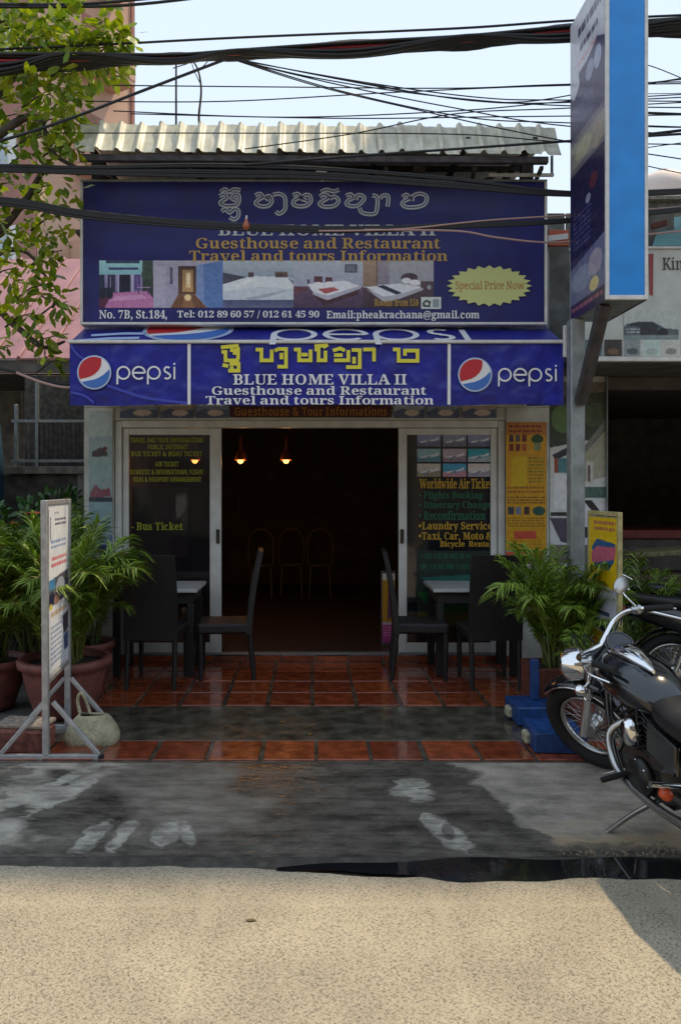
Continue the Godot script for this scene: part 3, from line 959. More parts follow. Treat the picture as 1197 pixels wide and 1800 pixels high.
func doors() -> void:
	# left leaf
	for side in 2:
		var d := 7.345
		var x0: float = [-1.72, 0.815][side]
		var x1: float = [-0.815, 1.72][side]
		var y0 := FLOOR + 0.080
		var y1 := 2.265
		var t := thing("sliding_door", ["white framed glass sliding door left of the open doorway, with yellow lettering", "white framed glass sliding door right of the open doorway, with airline pictures"][side], "door", Vector3((x0 + x1) / 2, y0, -d), "sliding doors")
		var st0 := [0.055, 0.105]
		var wl: float = 0.055 if side == 0 else 0.075
		var wr: float = 0.105 if side == 0 else 0.06
		var s := nst()
		span(s, Vector3(x0, y0, -d - 0.02), Vector3(x0 + wl, y1, -d + 0.02)); obj("stile", s, M.aluminium, t)
		s = nst()
		span(s, Vector3(x1 - wr, y0, -d - 0.02), Vector3(x1, y1, -d + 0.02)); obj("stile", s, M.aluminium, t)
		s = nst()
		span(s, Vector3(x0 + wl + 0.001, y0, -d - 0.018), Vector3(x1 - wr - 0.001, y0 + 0.09, -d + 0.018)); obj("bottom_rail", s, M.aluminium, t)
		s = nst()
		span(s, Vector3(x0 + wl + 0.001, y1 - 0.06, -d - 0.018), Vector3(x1 - wr - 0.001, y1, -d + 0.018)); obj("top_rail", s, M.aluminium, t)
		s = nst()
		span(s, Vector3(x0 + wl, y0 + 0.088, -d - 0.004), Vector3(x1 - wr, y1 - 0.058, -d + 0.002), 0.0005); obj("glass_pane", s, M.glass, t)
		s = nst()
		var hx: float = x1 - 0.03 if side == 0 else x0 + 0.03
		span(s, Vector3(hx - 0.016, Y(955, d), -d + 0.020), Vector3(hx + 0.016, Y(930, d), -d + 0.034)); obj("handle", s, M.black_paint, t)
		var z := -d + 0.0045
		var g0 := x0 + wl
		var g1 := x1 - wr
		if side == 0:
			var lines := [["TRAVEL AND TOUR INFORMATIONS", 222, 358, 778], ["PUBLIC INTERNET", 255, 330, 790], ["BUS TICKET & BOAT TICKET", 224, 356, 802], ["AIR TICKET", 268, 312, 820], ["DOMESTIC & INTERNATIONAL FLIGHT", 222, 358, 834], ["VISAS & PASSPORT ARRANGEMENT", 226, 354, 847]]
			for l in lines:
				text(t, l[0], Vector3(X(230 + (l[1] - 222) * 0.94, d), Y(l[3], d), z), (X(l[2], d) - X(l[1], d)) * 0.94, 0.045, M.olive_ink, "Droid Sans", 700)
			text(t, "- Bus Ticket", Vector3(X(232, d), Y(932, d), z), X(318, d) - X(228, d), 0.075, M.olive_ink)
			# a dark red notice inside the pane
			s = nst()
			span(s, Vector3(g0 + 0.02, Y(980, d), -d - 0.03), Vector3(X(330, d), Y(855, d), -d - 0.024), 0.001); obj("notice", s, mat("maroon", Color(0.055, 0.008, 0.008), 0.7), t)
		else:
			# nine little aeroplane pictures
			var tones := [["8e94bc", "6f7090"], ["8f97b0", "77748a"], ["9095b8", "6c6f90"], ["8fb6c0", "5f8a9a"], ["b9a8b4", "8d7f8e"], ["3fa4b8", "a8b4c0"], ["c2beb4", "8d8672"], ["4a9cc4", "c08c9c"], ["d6cccc", "a09aa8"]]
			for k in 9:
				var cx: float = [733, 778, 822][k % 3]
				var cy: float = [762, 789, 815][k / 3]
				var tx := paint(64, 40, tones[k][0], [["p", [0, 0.6, 0.5, 0.7, 1, 0.5, 1, 1, 0, 1], tones[k][1]], ["p", [0.1, 0.62, 0.75, 0.42, 0.92, 0.22, 0.9, 0.5, 0.4, 0.66, 0.15, 0.7], "dcdfe6"], ["p", [0.45, 0.55, 0.3, 0.85, 0.38, 0.86, 0.6, 0.52], "7a8396"]], 0.07, 40 + k)
				sheet("picture", Vector3(X(cx, d), Y(cy, d), z), Vector3(X(cx + 41, d), Y(cy, d), z), Vector3(X(cx + 41, d), Y(cy + 23, d), z), Vector3(X(cx, d), Y(cy + 23, d), z), printed(tx), t)
			s = nst()
			span(s, Vector3(g0 + 0.006, Y(1085, d), -d - 0.012), Vector3(g1 - 0.006, Y(758, d), -d - 0.008), 0.0005); obj("window_film", s, mat("film", Color(0.012, 0.012, 0.02), 0.3), t)
			text(t, "Worldwide Air Ticket", Vector3(X(737, d), Y(859, d), z), X(864, d) - X(737, d), 0.095, M.amber_ink)
			for k in 3:
				text(t, ["• Flights Booking", "• Itinerary Change", "• Reconfirmation"][k], Vector3(X(736, d), Y([880, 897, 914][k], d), z), X([848, 862, 852][k], d) - X(736, d), 0.085, M.green_ink)
			text(t, "•Laundry Service", Vector3(X(736, d), Y(935, d), z), X(864, d) - X(736, d), 0.095, M.amber_ink)
			text(t, "•Taxi, Car, Moto &", Vector3(X(736, d), Y(951, d), z), X(864, d) - X(736, d), 0.085, M.amber_ink)
			text(t, "Bicycle  Rental", Vector3(X(773, d), Y(964, d), z), X(864, d) - X(773, d), 0.07, M.amber_ink)
			var tx2 := paint(96, 96, "12261e", [["w", 0.05, 0.02, 0.75, 0.3, 2, "0f4a34"], ["p", [0.05, 0.35, 0.9, 0.3, 0.95, 0.45, 0.3, 0.5], "1d5f58"], ["p", [0, 0.55, 0.6, 0.5, 1, 0.6, 1, 0.8, 0.2, 0.82], "0f5a2a"], ["r", 0, 0.82, 1, 1, "4a4410"]], 0.04, 55)
			sheet("picture", Vector3(X(733, d), Y(968, d), z), Vector3(X(864, d), Y(968, d), z), Vector3(X(864, d), Y(1100, d), z), Vector3(X(733, d), Y(1100, d), z), printed(tx2), t)

func roof() -> void:
	var t := thing("corrugated_roof", "cream corrugated sheet roof above the blue signboard", "roof", Vector3(0.05, 4.0, -7.0))
	# eave at d 6.2, ridge at d 7.85; one piece for each corrugation; steep front, nearly level behind
	var x0 := -1.84
	var n := 24
	var w := 0.158
	var slope := Vector3(0, 0.285, -0.165)
	var slen := slope.length()
	var sd := slope / slen
	var up := Vector3(0, sd.z * -1.0, sd.y)   # normal of the slope, towards the street
	up = Vector3(0, 0.5, 0.866)
	var prof := [[0.0, 0.0], [0.006, 0.022], [0.016, 0.034], [0.028, 0.036], [0.040, 0.026], [0.052, 0.008], [0.075, 0.0], [0.115, 0.002], [0.148, 0.0], [0.163, -0.002]]
	var meshes := []
	for k in 3:
		var s := nst()
		var rings := []
		for j in 5:
			var q := float(j) / 4
			var ring := []
			for p in prof:
				ring.append(Vector3(p[0], 0, 0) + up * p[1] + sd * (slen * q) + up * (0.006 * sin(q * 6.0 + k)))
			rings.append(ring)
		var under := []
		for ring in rings:
			var r2 := []
			for v in ring: r2.append(v - up * 0.003)
			under.append(r2)
		skin(s, rings, false, 0)
		skin(s, under, false, 1)
		skin(s, [rings[0], under[0]], false, -1)
		s.generate_normals()
		meshes.append(s.commit())
	for i in n:
		var o := inst("roof_sheet", meshes[i % 3], M.cream_sheet, t)
		o.position = Vector3(x0 + w * i, 4.335 + 0.004 * sin(i * 2.1) - i * 0.0010, -6.20 + 0.008 * sin(i * 1.3)) - t.position
	# rear slope
	var s := nst()
	face(s, [Vector3(-1.84, 4.615, -6.37), Vector3(1.96, 4.59, -6.37), Vector3(1.96, 4.80, -9.6), Vector3(-1.84, 4.80, -9.6)], Vector3(0, 1, 0))
	obj("flat_sheet", s, M.cream_sheet, t)
	# steel under the sheets: eave beam, purlins, rafters, posts, a bracket at the right end
	s = nst()
	bar(s, Vector3(-1.80, 4.30, -6.24), Vector3(1.86, 4.28, -6.24), 0.05, 0.05); obj("eave_beam", s, M.rust_steel, t)
	for k in 3:
		s = nst()
		var c: Vector3 = [Vector3(0, 4.52, -6.5), Vector3(0, 4.56, -7.1), Vector3(0, 4.60, -7.7)][k]
		bar(s, Vector3(-1.82, c.y, c.z), Vector3(1.9, c.y, c.z), 0.04, 0.04); obj("purlin", s, M.rust_steel, t)
	for k in 6:
		s = nst()
		var x: float = [-1.78, -1.0, -0.2, 0.55, 1.25, 1.78][k]
		bar(s, Vector3(x, 4.47, -6.30), Vector3(x, 4.58, -8.04), 0.04, 0.05); obj("rafter", s, M.rust_steel, t)
		s = nst()
		bar(s, Vector3(x + 0.05, 4.25, -6.30), Vector3(x + 0.3, 4.42, -7.9), 0.03, 0.03); obj("tie_bar", s, M.rust_steel, t)
	for k in 4:
		s = nst()
		var x: float = [-1.75, -0.4, 0.9, 1.79][k]
		span(s, Vector3(x - 0.05, 3.99, -6.64), Vector3(x + 0.05, 4.42, -6.56)); obj("post", s, M.rust_steel, t)
	s = nst()
	bar(s, Vector3(0.95, 4.02, -6.66), Vector3(1.72, 4.42, -6.66), 0.03, 0.03); obj("diagonal_brace", s, M.rust_steel, t)
	s = nst()
	bar(s, Vector3(1.45, 4.262, -6.48), Vector3(1.98, 4.262, -6.48), 0.025, 0.025); obj("tie_bar", s, M.white_trim, t)
	s = nst()
	bar(s, Vector3(1.965, 4.275, -6.48), Vector3(1.965, 4.42, -6.48), 0.02, 0.02); obj("post", s, M.grey_steel, t)
	# aerial pole and dry stem above the ridge
	var a := thing("aerial_pole", "thin straight metal aerial pole standing behind the cream roof", "pole", Vector3(X(310, 8.3), 3.99, -8.3))
	s = nst()
	tube(s, [Vector3(X(310, 8.3), 4.72, -8.3), P(310, 108, 8.3)], 0.014, 0.010, 8); obj("mast", s, M.rust_steel, a)
	s = nst()
	bar(s, P(304, 120, 8.3), P(330, 112, 8.3), 0.01, 0.01); obj("cross_arm", s, M.rust_steel, a)
	var st := thing("dry_stem", "bare twisted dry plant stem rising above the cream roof", "plant", Vector3(X(352, 7.2), 4.9, -7.2))
	s = nst()
	tube(s, smooth_path([P(353, 236, 7.2), P(350, 205, 7.2), P(354, 160, 7.15), P(349, 125, 7.1), P(338, 105, 7.05), P(330, 95, 7.0)]), 0.013, 0.006, 6); obj("stem", s, M.bark, st)
	s = nst()
	tube(s, smooth_path([P(349, 125, 7.1), P(362, 112, 7.1), P(372, 100, 7.1)]), 0.006, 0.003, 5); obj("twig", s, M.bark, st)
	s = nst()
	tube(s, smooth_path([P(353, 148, 7.13), P(340, 120, 7.05), P(334, 92, 7.0)]), 0.005, 0.003, 5); obj("twig", s, M.bark, st)

# ---------------------------------------------------------------- neighbours
func neighbour_left() -> void:
	var b := thing("pink_roof_house", "low house with a faded pink tin roof left of the guesthouse", "house", Vector3(-4.2, FLOOR, -9.5))
	var s := nst()
	span(s, Vector3(-9, FLOOR, -13.5), Vector3(-2.2, 3.0, -10.6)); obj("wall", s, mat("shade_wall", Color(0.24, 0.22, 0.19), 0.85, 0, 0.4, 0.6), b)
	# roof sheets with standing ribs
	s = nst()
	box(s, Vector3.ZERO, Vector3(0.305, 0.02, 3.3), 0.004)
	box(s, Vector3(-0.14, 0.02, 0), Vector3(0.03, 0.035, 3.3), 0.008)
	s.generate_normals()
	var rm := s.commit()
	for i in 21:
		var o := inst("roof_sheet", rm, M.pink_tin, b)
		o.transform = Transform3D(Basis(Vector3.RIGHT, deg_to_rad(35)), Vector3(-8.4 + i * 0.31, 3.16 + 0.95, -10.3) - b.position)
	s = nst()
	span(s, Vector3(-8.6, 3.02, -9.04), Vector3(-2.12, 3.16, -8.99)); obj("fascia", s, M.concrete, b)
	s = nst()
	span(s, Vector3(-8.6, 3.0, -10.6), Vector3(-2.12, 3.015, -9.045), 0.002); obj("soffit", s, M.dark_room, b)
	s = nst()
	span(s, Vector3(-2.30, FLOOR, -8.9), Vector3(-2.12, 3.0, -8.7)); obj("corner_post", s, M.shade_wall, b)
	# low front wall with a ledge and an iron grille
	var w := thing("front_wall", "low plastered wall with a pale ledge left of the guesthouse", "wall", Vector3(-2.9, FLOOR, -8.4))
	s = nst()
	span(s, Vector3(-4.6, FLOOR, -8.5), Vector3(-2.10, 1.86, -8.36)); obj("wall", s, mat("grubby_plaster", Color(0.17, 0.16, 0.14), 0.85, 0, 0.5, 0.8), w)
	s = nst()
	span(s, Vector3(-3.16, 1.862, -8.56), Vector3(-2.11, 1.94, -8.28)); obj("ledge", s, mat("dusty_plaster", Color(0.30, 0.28, 0.24), 0.85, 0, 0.4, 1.0), w)
	s = nst()
	span(s, Vector3(-2.42, FLOOR, -8.358), Vector3(-2.15, 1.858, -8.30)); obj("pilaster", s, M.dusty_plaster, w)
	var g := thing("iron_grille", "rusty iron window grille standing on the pale ledge", "grille", Vector3(-2.75, 1.94, -8.4))
	for k in 2:
		s = nst()
		bar(s, Vector3(-3.15, [2.0, 2.42][k], -8.42), Vector3(-2.34, [2.0, 2.42][k], -8.42), 0.03, 0.03); obj("rail", s, M.grey_steel, g)
	for k in 4:
		s = nst()
		var x: float = [-3.10, -2.88, -2.36, -2.20][k]
		bar(s, Vector3(x, 1.94, -8.42), Vector3(x, [2.6, 2.85, 2.85, 2.85][k], -8.42), 0.035, 0.035); obj("post", s, M.grey_steel, g)
	for k in 15:
		s = nst()
		var x := -3.05 + k * 0.047
		bar(s, Vector3(x, 1.94, -8.44), Vector3(x, 2.42 if k > 4 else 2.72, -8.44), 0.010, 0.010); obj("bar", s, M.rust_steel, g)
	s = nst()
	span(s, Vector3(-3.12, 1.945, -8.75), Vector3(-2.2, 2.95, -8.72)); obj("mesh_panel", s, mat("dim_mesh", Color(0.13, 0.12, 0.10), 0.8, 0, 0.5, 2.0), g)
	var c := thing("blue_tank", "rounded dull blue plastic tank at the left edge beside the grille", "tank", Vector3(-3.55, FLOOR, -8.0))
	s = nst()
	lathe(s, [Vector2(0.34, FLOOR), Vector2(0.36, 0.6), Vector2(0.36, 2.0), Vector2(0.33, 2.35), Vector2(0.22, 2.47), Vector2(0.1, 2.5), Vector2(0.001, 2.5)], Vector3(-3.42, 0, -7.9), 28)
	obj("tank_body", s, mat("tank_blue", Color(0.03, 0.09, 0.16), 0.5, 0, 0.3, 1.0), c)
	s = nst()
	lathe(s, [Vector2(0.1, 2.49), Vector2(0.11, 2.52), Vector2(0.10, 2.55), Vector2(0.001, 2.56)], Vector3(-3.42, 0, -7.9), 20)
	obj("lid", s, M.tank_blue, c)

func neighbour_right() -> void:
	var b := thing("neighbour_shop", "open-fronted shop with a white poster pillar right of the guesthouse", "building", Vector3(3.8, FLOOR, -7.4))
	var s := nst()
	span(s, Vector3(2.185, FLOOR, -7.7), Vector3(2.72, 2.74, -7.30)); obj("pillar", s, M.plaster, b)
	s = nst()
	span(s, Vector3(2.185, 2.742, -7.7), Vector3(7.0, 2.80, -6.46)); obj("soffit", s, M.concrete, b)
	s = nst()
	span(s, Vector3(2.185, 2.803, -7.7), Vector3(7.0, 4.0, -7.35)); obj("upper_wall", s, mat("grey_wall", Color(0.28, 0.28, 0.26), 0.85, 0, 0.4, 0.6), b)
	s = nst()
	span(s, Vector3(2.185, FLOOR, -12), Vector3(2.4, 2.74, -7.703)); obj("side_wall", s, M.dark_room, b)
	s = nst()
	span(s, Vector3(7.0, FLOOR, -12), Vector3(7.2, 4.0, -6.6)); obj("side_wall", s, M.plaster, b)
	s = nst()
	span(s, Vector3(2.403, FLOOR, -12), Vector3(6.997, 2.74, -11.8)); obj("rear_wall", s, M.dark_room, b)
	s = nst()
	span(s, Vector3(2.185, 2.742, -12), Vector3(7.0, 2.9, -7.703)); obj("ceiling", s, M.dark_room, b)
	s = nst()
	span(s, Vector3(2.70, 2.62, -7.42), Vector3(6.997, 2.738, -7.33)); obj("shutter_box", s, M.dark_room, b)
	# pictures on the pillar: a white villa under trees, a roof, a window
	var ops := [["r", 0, 0, 1, 0.10, "6e665c"], ["p", [0, 0.08, 1, 0.05, 1, 0.30, 0, 0.36], "3a4436"], ["e", 0.25, 0.2, 0.22, 0.08, "5e7c4e"], ["e", 0.8, 0.18, 0.2, 0.07, "4a5a40"],
		["p", [0.6, 0.36, 1, 0.20, 1, 0.25, 0.65, 0.40], "7d807c"], ["p", [0.62, 0.40, 1, 0.26, 1, 0.52, 0.62, 0.55], "a8a894"], ["p", [0.05, 0.40, 0.5, 0.33, 0.5, 0.37, 0.1, 0.43], "2e3640"],
		["r", 0.12, 0.42, 0.5, 0.50, "4f8490"], ["r", 0.08, 0.42, 0.15, 0.50, "9a5034"], ["r", 0.08, 0.51, 0.5, 0.70, "dfe2e8"], ["r", 0.3, 0.54, 0.42, 0.57, "7d8490"], ["r", 0.66, 0.44, 0.78, 0.56, "c6c8c4"], ["r", 0.68, 0.46, 0.72, 0.55, "5f4440"],
		["r", 0.55, 0.58, 1, 0.64, "4d6a62"], ["p", [0.55, 0.65, 1, 0.67, 1, 0.80, 0.55, 0.72], "d8dae0"], ["p", [0.6, 0.65, 0.75, 0.65, 1, 0.75, 1, 0.80], "25262c"], ["r", 0.55, 0.80, 1, 0.86, "2b2a2e"], ["r", 0.02, 0.72, 0.5, 0.74, "2c3430"],
		["p", [0, 0.75, 0.5, 0.75, 0.5, 0.9, 0.2, 0.88], "50485a"], ["r", 0, 0.9, 1, 1, "6c6a60"]]
	var p := thing("villa_poster", "tall white poster of villa pictures on the pillar behind the sign pole", "poster", P(1015, 1000, 7.29))
	s = nst()
	quad(s, P(966, 672, 7.292), P(1064, 672, 7.292), P(1064, 990, 7.292), P(966, 990, 7.292)); obj("poster_sheet", s, printed(paint(128, 384, "cfd2d2", ops, 0.06, 60)), p)
	s = nst()
	span(s, P(1063, 1130, 7.30), P(1068, 640, 7.26), 0.002); obj("edge_strip", s, M.grey_steel, p)
	# banner over the shop
	var bn := thing("shop_banner", "pale banner with a red bar and dark serif letters over the neighbouring shop", "banner", P(1120, 632, 6.45))
	s = nst()
	span(s, Vector3(2.10, Y(630, 6.45), -6.45), Vector3(6.5, Y(441, 6.45), -6.40), 0.004); obj("board", s, mat("banner_white", Color(0.60, 0.63, 0.60), 0.5, 0, 0.12, 0.8), bn)
	s = nst()
	span(s, Vector3(2.09, Y(637, 6.45), -6.452), Vector3(6.5, Y(629, 6.45), -6.385), 0.003); obj("frame_rail", s, M.white_trim, bn)
	s = nst()
	span(s, Vector3(2.09, Y(441, 6.45), -6.452), Vector3(6.5, Y(437, 6.45), -6.385), 0.003); obj("frame_rail", s, M.white_trim, bn)
	var z := -6.396
	var dd := 6.396
	s = nst()
	quad(s, P(1139, 446, dd), P(1148, 446, dd), P(1147, 520, dd), P(1141, 518, dd)); obj("red_bar", s, mat("bar_red", Color(0.28, 0.05, 0.05), 0.5), bn)
	text(bn, "Kin", P(1164, 474, dd), X(1200, dd) - X(1164, dd), 0.10, mat("ink_dark", Color(0.06, 0.045, 0.05), 0.5), "Droid Serif", 400)
	var car := [["p", [0, 0.55, 0.25, 0.42, 0.55, 0.40, 0.75, 0.62, 1, 0.66, 1, 1, 0, 1], "59646c"], ["p", [0.02, 0.5, 0.25, 0.40, 0.52, 0.40, 0.66, 0.58, 0.3, 0.58], "30363e"], ["r", 0.3, 0.6, 0.62, 0.86, "32323a"], ["e", 0.72, 0.76, 0.10, 0.14, "24262c"], ["r", 0, 0.86, 1, 1, "7e9094"], ["w", 0.05, 0.64, 0.3, 0.82, 2, "b4b8bc"]]
	sheet("picture", P(1096, 545, dd), P(1192, 545, dd), P(1192, 596, dd), P(1096, 596, dd), printed(paint(128, 64, "b9c0bd", car, 0.06, 61)), bn)
	var row := []
	for k in 6:
		row.append(["r", k / 6.0, 0, (k + 0.92) / 6.0, 1, ["5d7078", "3b3634", "8d979a", "b8ccc8", "c3c6c0", "6d5f58"][k]])
		row.append(["e", (k + 0.5) / 6.0, 0.7, 0.05, 0.2, ["8ea4b4", "6e5344", "566064", "a4b4b0", "8e9088", "9a8a80"][k]])
	sheet("picture", P(1028, 597, dd), P(1230, 597, dd), P(1230, 626, dd), P(1028, 626, dd), printed(paint(160, 32, "c2c6c4", row, 0.06, 62)), bn)
	# roof clutter above the banner
	var c := thing("teal_canopy", "faded teal canopy above the pale shop banner", "canopy", Vector3(3.3, 4.0, -7.0))
	s = nst()
	face(s, [P(1146, 432, 7.0), P(1260, 432, 7.0), P(1260, 372, 8.2), P(1162, 385, 8.2)], Vector3(0, 1, 1))
	obj("canopy_cloth", s, M.teal, c)
	for k in 3:
		s = nst()
		var u: float = [1152, 1178, 1205][k]
		bar(s, P(u, 438, 7.05), P(u + 4, 415, 7.6), 0.03, 0.03); obj("strut", s, M.rust_steel, c)
	s = nst()
	bar(s, P(1145, 398, 7.3), P(1170, 392, 7.3), 0.05, 0.05); obj("beam", s, M.clay, c)
	var os := thing("orange_sign", "small orange and white sign behind the pole sign's left edge", "sign", P(975, 436, 7.2))
	s = nst()
	span(s, P(961, 434, 7.22), P(1000, 404, 7.18), 0.003); obj("board", s, mat("orange_paint", Color(0.55, 0.12, 0.05), 0.5), os)
	s = nst()
	quad(s, P(963, 414, 7.17), P(998, 410, 7.17), P(998, 420, 7.17), P(963, 424, 7.17)); obj("stripe", s, M.white_ink, os)
	var tw := thing("tin_wall", "weathered grey tin sheets above the neighbour's roof edge", "wall", Vector3(2.6, 4.0, -7.6))
	for k in 5:
		s = nst()
		box(s, Vector3(2.3 + k * 0.26, 4.17, -7.6), Vector3(0.25, 0.33, 0.02), 0.004); obj("sheet", s, M.grey_wall, tw)
	# inside: a red counter, planks, a stool
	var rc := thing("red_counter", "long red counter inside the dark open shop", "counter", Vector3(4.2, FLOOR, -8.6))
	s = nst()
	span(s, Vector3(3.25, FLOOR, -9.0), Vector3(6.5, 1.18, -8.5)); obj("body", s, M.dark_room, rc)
	s = nst()
	span(s, Vector3(3.2, 1.182, -9.05), Vector3(6.5, 1.27, -8.45)); obj("top", s, mat("counter_red", Color(0.25, 0.03, 0.025), 0.5, 0, 0.3, 1.0), rc)
	var wb := thing("plank_rack", "rack of pale wooden planks beside the small motorbike", "rack", Vector3(3.0, FLOOR, -7.0))
	for k in 3:
		s = nst()
		box(s, Vector3(3.15, [0.72, 0.95, 1.16][k], -7.0), Vector3(0.75, 0.045, 0.4), 0.006, Basis(Vector3.BACK, 0.03 * k)); obj("plank", s, mat("old_wood%d" % k, [Color(0.20, 0.18, 0.13), Color(0.15, 0.10, 0.07), Color(0.20, 0.19, 0.08)][k], 0.7, 0, 0.4, 2.0), wb)
	for k in 2:
		s = nst()
		span(s, Vector3([2.80, 3.44][k], FLOOR, -7.03), Vector3([2.86, 3.50][k], 1.2, -6.97)); obj("leg", s, M.rust_steel, wb)
	# added unseen building right of the frame, shaped so its shadow covers the pavement
	var tb := thing("added_shade_row", "unseen building row added beyond the right edge to shade the pavement", "building", Vector3(12, FLOOR, -8))
	s = nst()
	var plan := PackedVector2Array([Vector2(3.05, -6.37), Vector2(3.1, -6.5), Vector2(5.75, -12), Vector2(34, -12), Vector2(34, -6.37)])
	prism(s, plan, Transform3D(Basis(Vector3.RIGHT, Vector3(0, 0, 1), Vector3.DOWN), Vector3(0, 12.5, 0)), 8.1); obj("shade_storeys", s, M.plaster, tb)
	s = nst()
	span(s, Vector3(7.21, FLOOR, -11), Vector3(34, 4.395, -6.9)); obj("ground_storey", s, M.plaster, tb)
	for k in 9:
		s = nst()
		span(s, Vector3(4.0 + k * 3.0, 5.2, -6.37), Vector3(5.4 + k * 3.0, 6.7, -6.34)); obj("window", s, M.glass_dark, tb)
	# the sunny houses across the street, behind the camera, that glass and chrome mirror
	for k in 4:
		var hx: float = -16.0 + 8.2 * k
		var hh: float = [7.2, 9.0, 6.4, 8.2][k]
		var oh := thing("opposite_house", ["cream", "grey", "tan", "white"][k] + " house across the street behind the viewer, mirrored in glass", "house", Vector3(hx + 4, 0, 9.5))
		s = nst()
		span(s, Vector3(hx, 0.0, 9.0), Vector3(hx + 8.1, hh, 15.0), 0.02); obj("wall", s, mat("opposite%d" % k, [Color(0.40, 0.36, 0.28), Color(0.28, 0.27, 0.26), Color(0.34, 0.27, 0.19), Color(0.45, 0.44, 0.42)][k], 0.85, 0, 0.3, 0.3), oh)
		for j in 3:
			s = nst()
			span(s, Vector3(hx + 0.8 + j * 2.5, 3.8, 8.96), Vector3(hx + 2.2 + j * 2.5, 5.4, 8.995), 0.004); obj("window", s, M.glass_dark, oh)
			s = nst()
			span(s, Vector3(hx + 0.5 + j * 2.5, 0.1, 8.96), Vector3(hx + 2.6 + j * 2.5, 2.6, 8.995), 0.004); obj("shutter", s, M.dark_room, oh)

func far_buildings() -> void:
	var o := Vector3(-8.35, 0, -24.5)
	var B := Basis(Vector3.UP, deg_to_rad(58))
	var b := thing("peach_apartment_block", "tall peach and pink apartment block behind the tree", "building", Vector3(o.x, FLOOR, o.z))
	# corner towards the street: left face coloured a darker pink as its shade, right face peach
	var nr := B * Vector3(0, 0, 1)   # right face normal
	var tr := B * Vector3(1, 0, 0)   # along the right face, away
	var s := nst()
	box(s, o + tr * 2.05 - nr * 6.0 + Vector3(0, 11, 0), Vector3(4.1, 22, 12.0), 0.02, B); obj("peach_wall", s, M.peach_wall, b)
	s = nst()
	box(s, o - tr * 0.03 - nr * 6.0 + Vector3(0, 11, 0), Vector3(0.02, 22, 11.9), 0.0, B); obj("shaded_left_face", s, M.pink_wall, b)
	for k in 5:
		var y: float = [6.2, 9.2, 12.4, 15.6, 18.6][k]
		for j in 3:
			var c := o - tr * 0.06 - nr * (1.6 + j * 2.6) + Vector3(0, y, 0)
			s = nst()
			box(s, c, Vector3(0.06, 1.5, 1.3), 0.01, B)
			var w := obj("window", s, M.white_trim, b)
			s = nst()
			box(s, c - tr * 0.04 , Vector3(0.02, 1.3, 0.5), 0.0, B * Basis(Vector3.UP, 0)); obj("pane", s, mat("pane_blue", Color(0.35, 0.42, 0.48), 0.15), w)
		# balconies on the right face with slanting parapets
		s = nst()
		var bc := o + tr * 2.2 + nr * 0.5 + Vector3(0, y - 0.4, 0)
		box(s, bc, Vector3(1.9, 0.15, 1.0), 0.01, B)
		box(s, bc + nr * 0.48 + Vector3(0, 0.45, 0), Vector3(1.9, 0.75, 0.08), 0.01, B)
		box(s, bc - tr * 0.93 + Vector3(0, 0.45, 0), Vector3(0.08, 0.75, 0.95), 0.01, B)
		box(s, bc + tr * 0.93 + Vector3(0, 0.45, 0), Vector3(0.08, 0.75, 0.95), 0.01, B)
		obj("balcony", s, M.peach_wall, b)
		s = nst()
		box(s, o + tr * 2.2 + nr * 0.01 + Vector3(0, y + 0.7, 0), Vector3(0.9, 1.9, 0.06), 0.0, B); obj("balcony_door", s, M.pink_wall, b)
	s = nst()
	box(s, o + tr * 4.0 + nr * 0.02 + Vector3(0, 11, 0), Vector3(0.15, 22, 0.1), 0.0, B); obj("drain_pipe", s, M.pink_wall, b)
	var d := thing("water_dome", "pale rounded water tank on a far roof at the right edge", "tank", P(1165, 345, 18))
	s = nst()
	lathe(s, [Vector2(0.62, -0.5), Vector2(0.62, 0.1), Vector2(0.55, 0.32), Vector2(0.36, 0.47), Vector2(0.12, 0.54), Vector2(0.001, 0.55)], P(1165, 345, 18), 24)
	obj("tank_shell", s, mat("pale_pink", Color(0.66, 0.56, 0.52), 0.6), d)
	s = nst()
	lathe(s, [Vector2(0.12, 0.53), Vector2(0.13, 0.58), Vector2(0.001, 0.6)], P(1165, 345, 18), 16)
	obj("tank_lid", s, M.pale_pink, d)
	var fb := thing("far_house", "far pale house block below the rounded tank", "house", P(1165, 860, 18))
	s = nst()
	span(s, Vector3(6.5, FLOOR, -22), Vector3(14, Y(384, 18), -17)); obj("wall", s, M.grey_wall, fb)
	s = nst()
	span(s, Vector3(6.3, Y(384, 18) + 0.003, -22.2), Vector3(14.2, Y(378, 18), -16.8)); obj("parapet", s, M.dusty_plaster, fb)

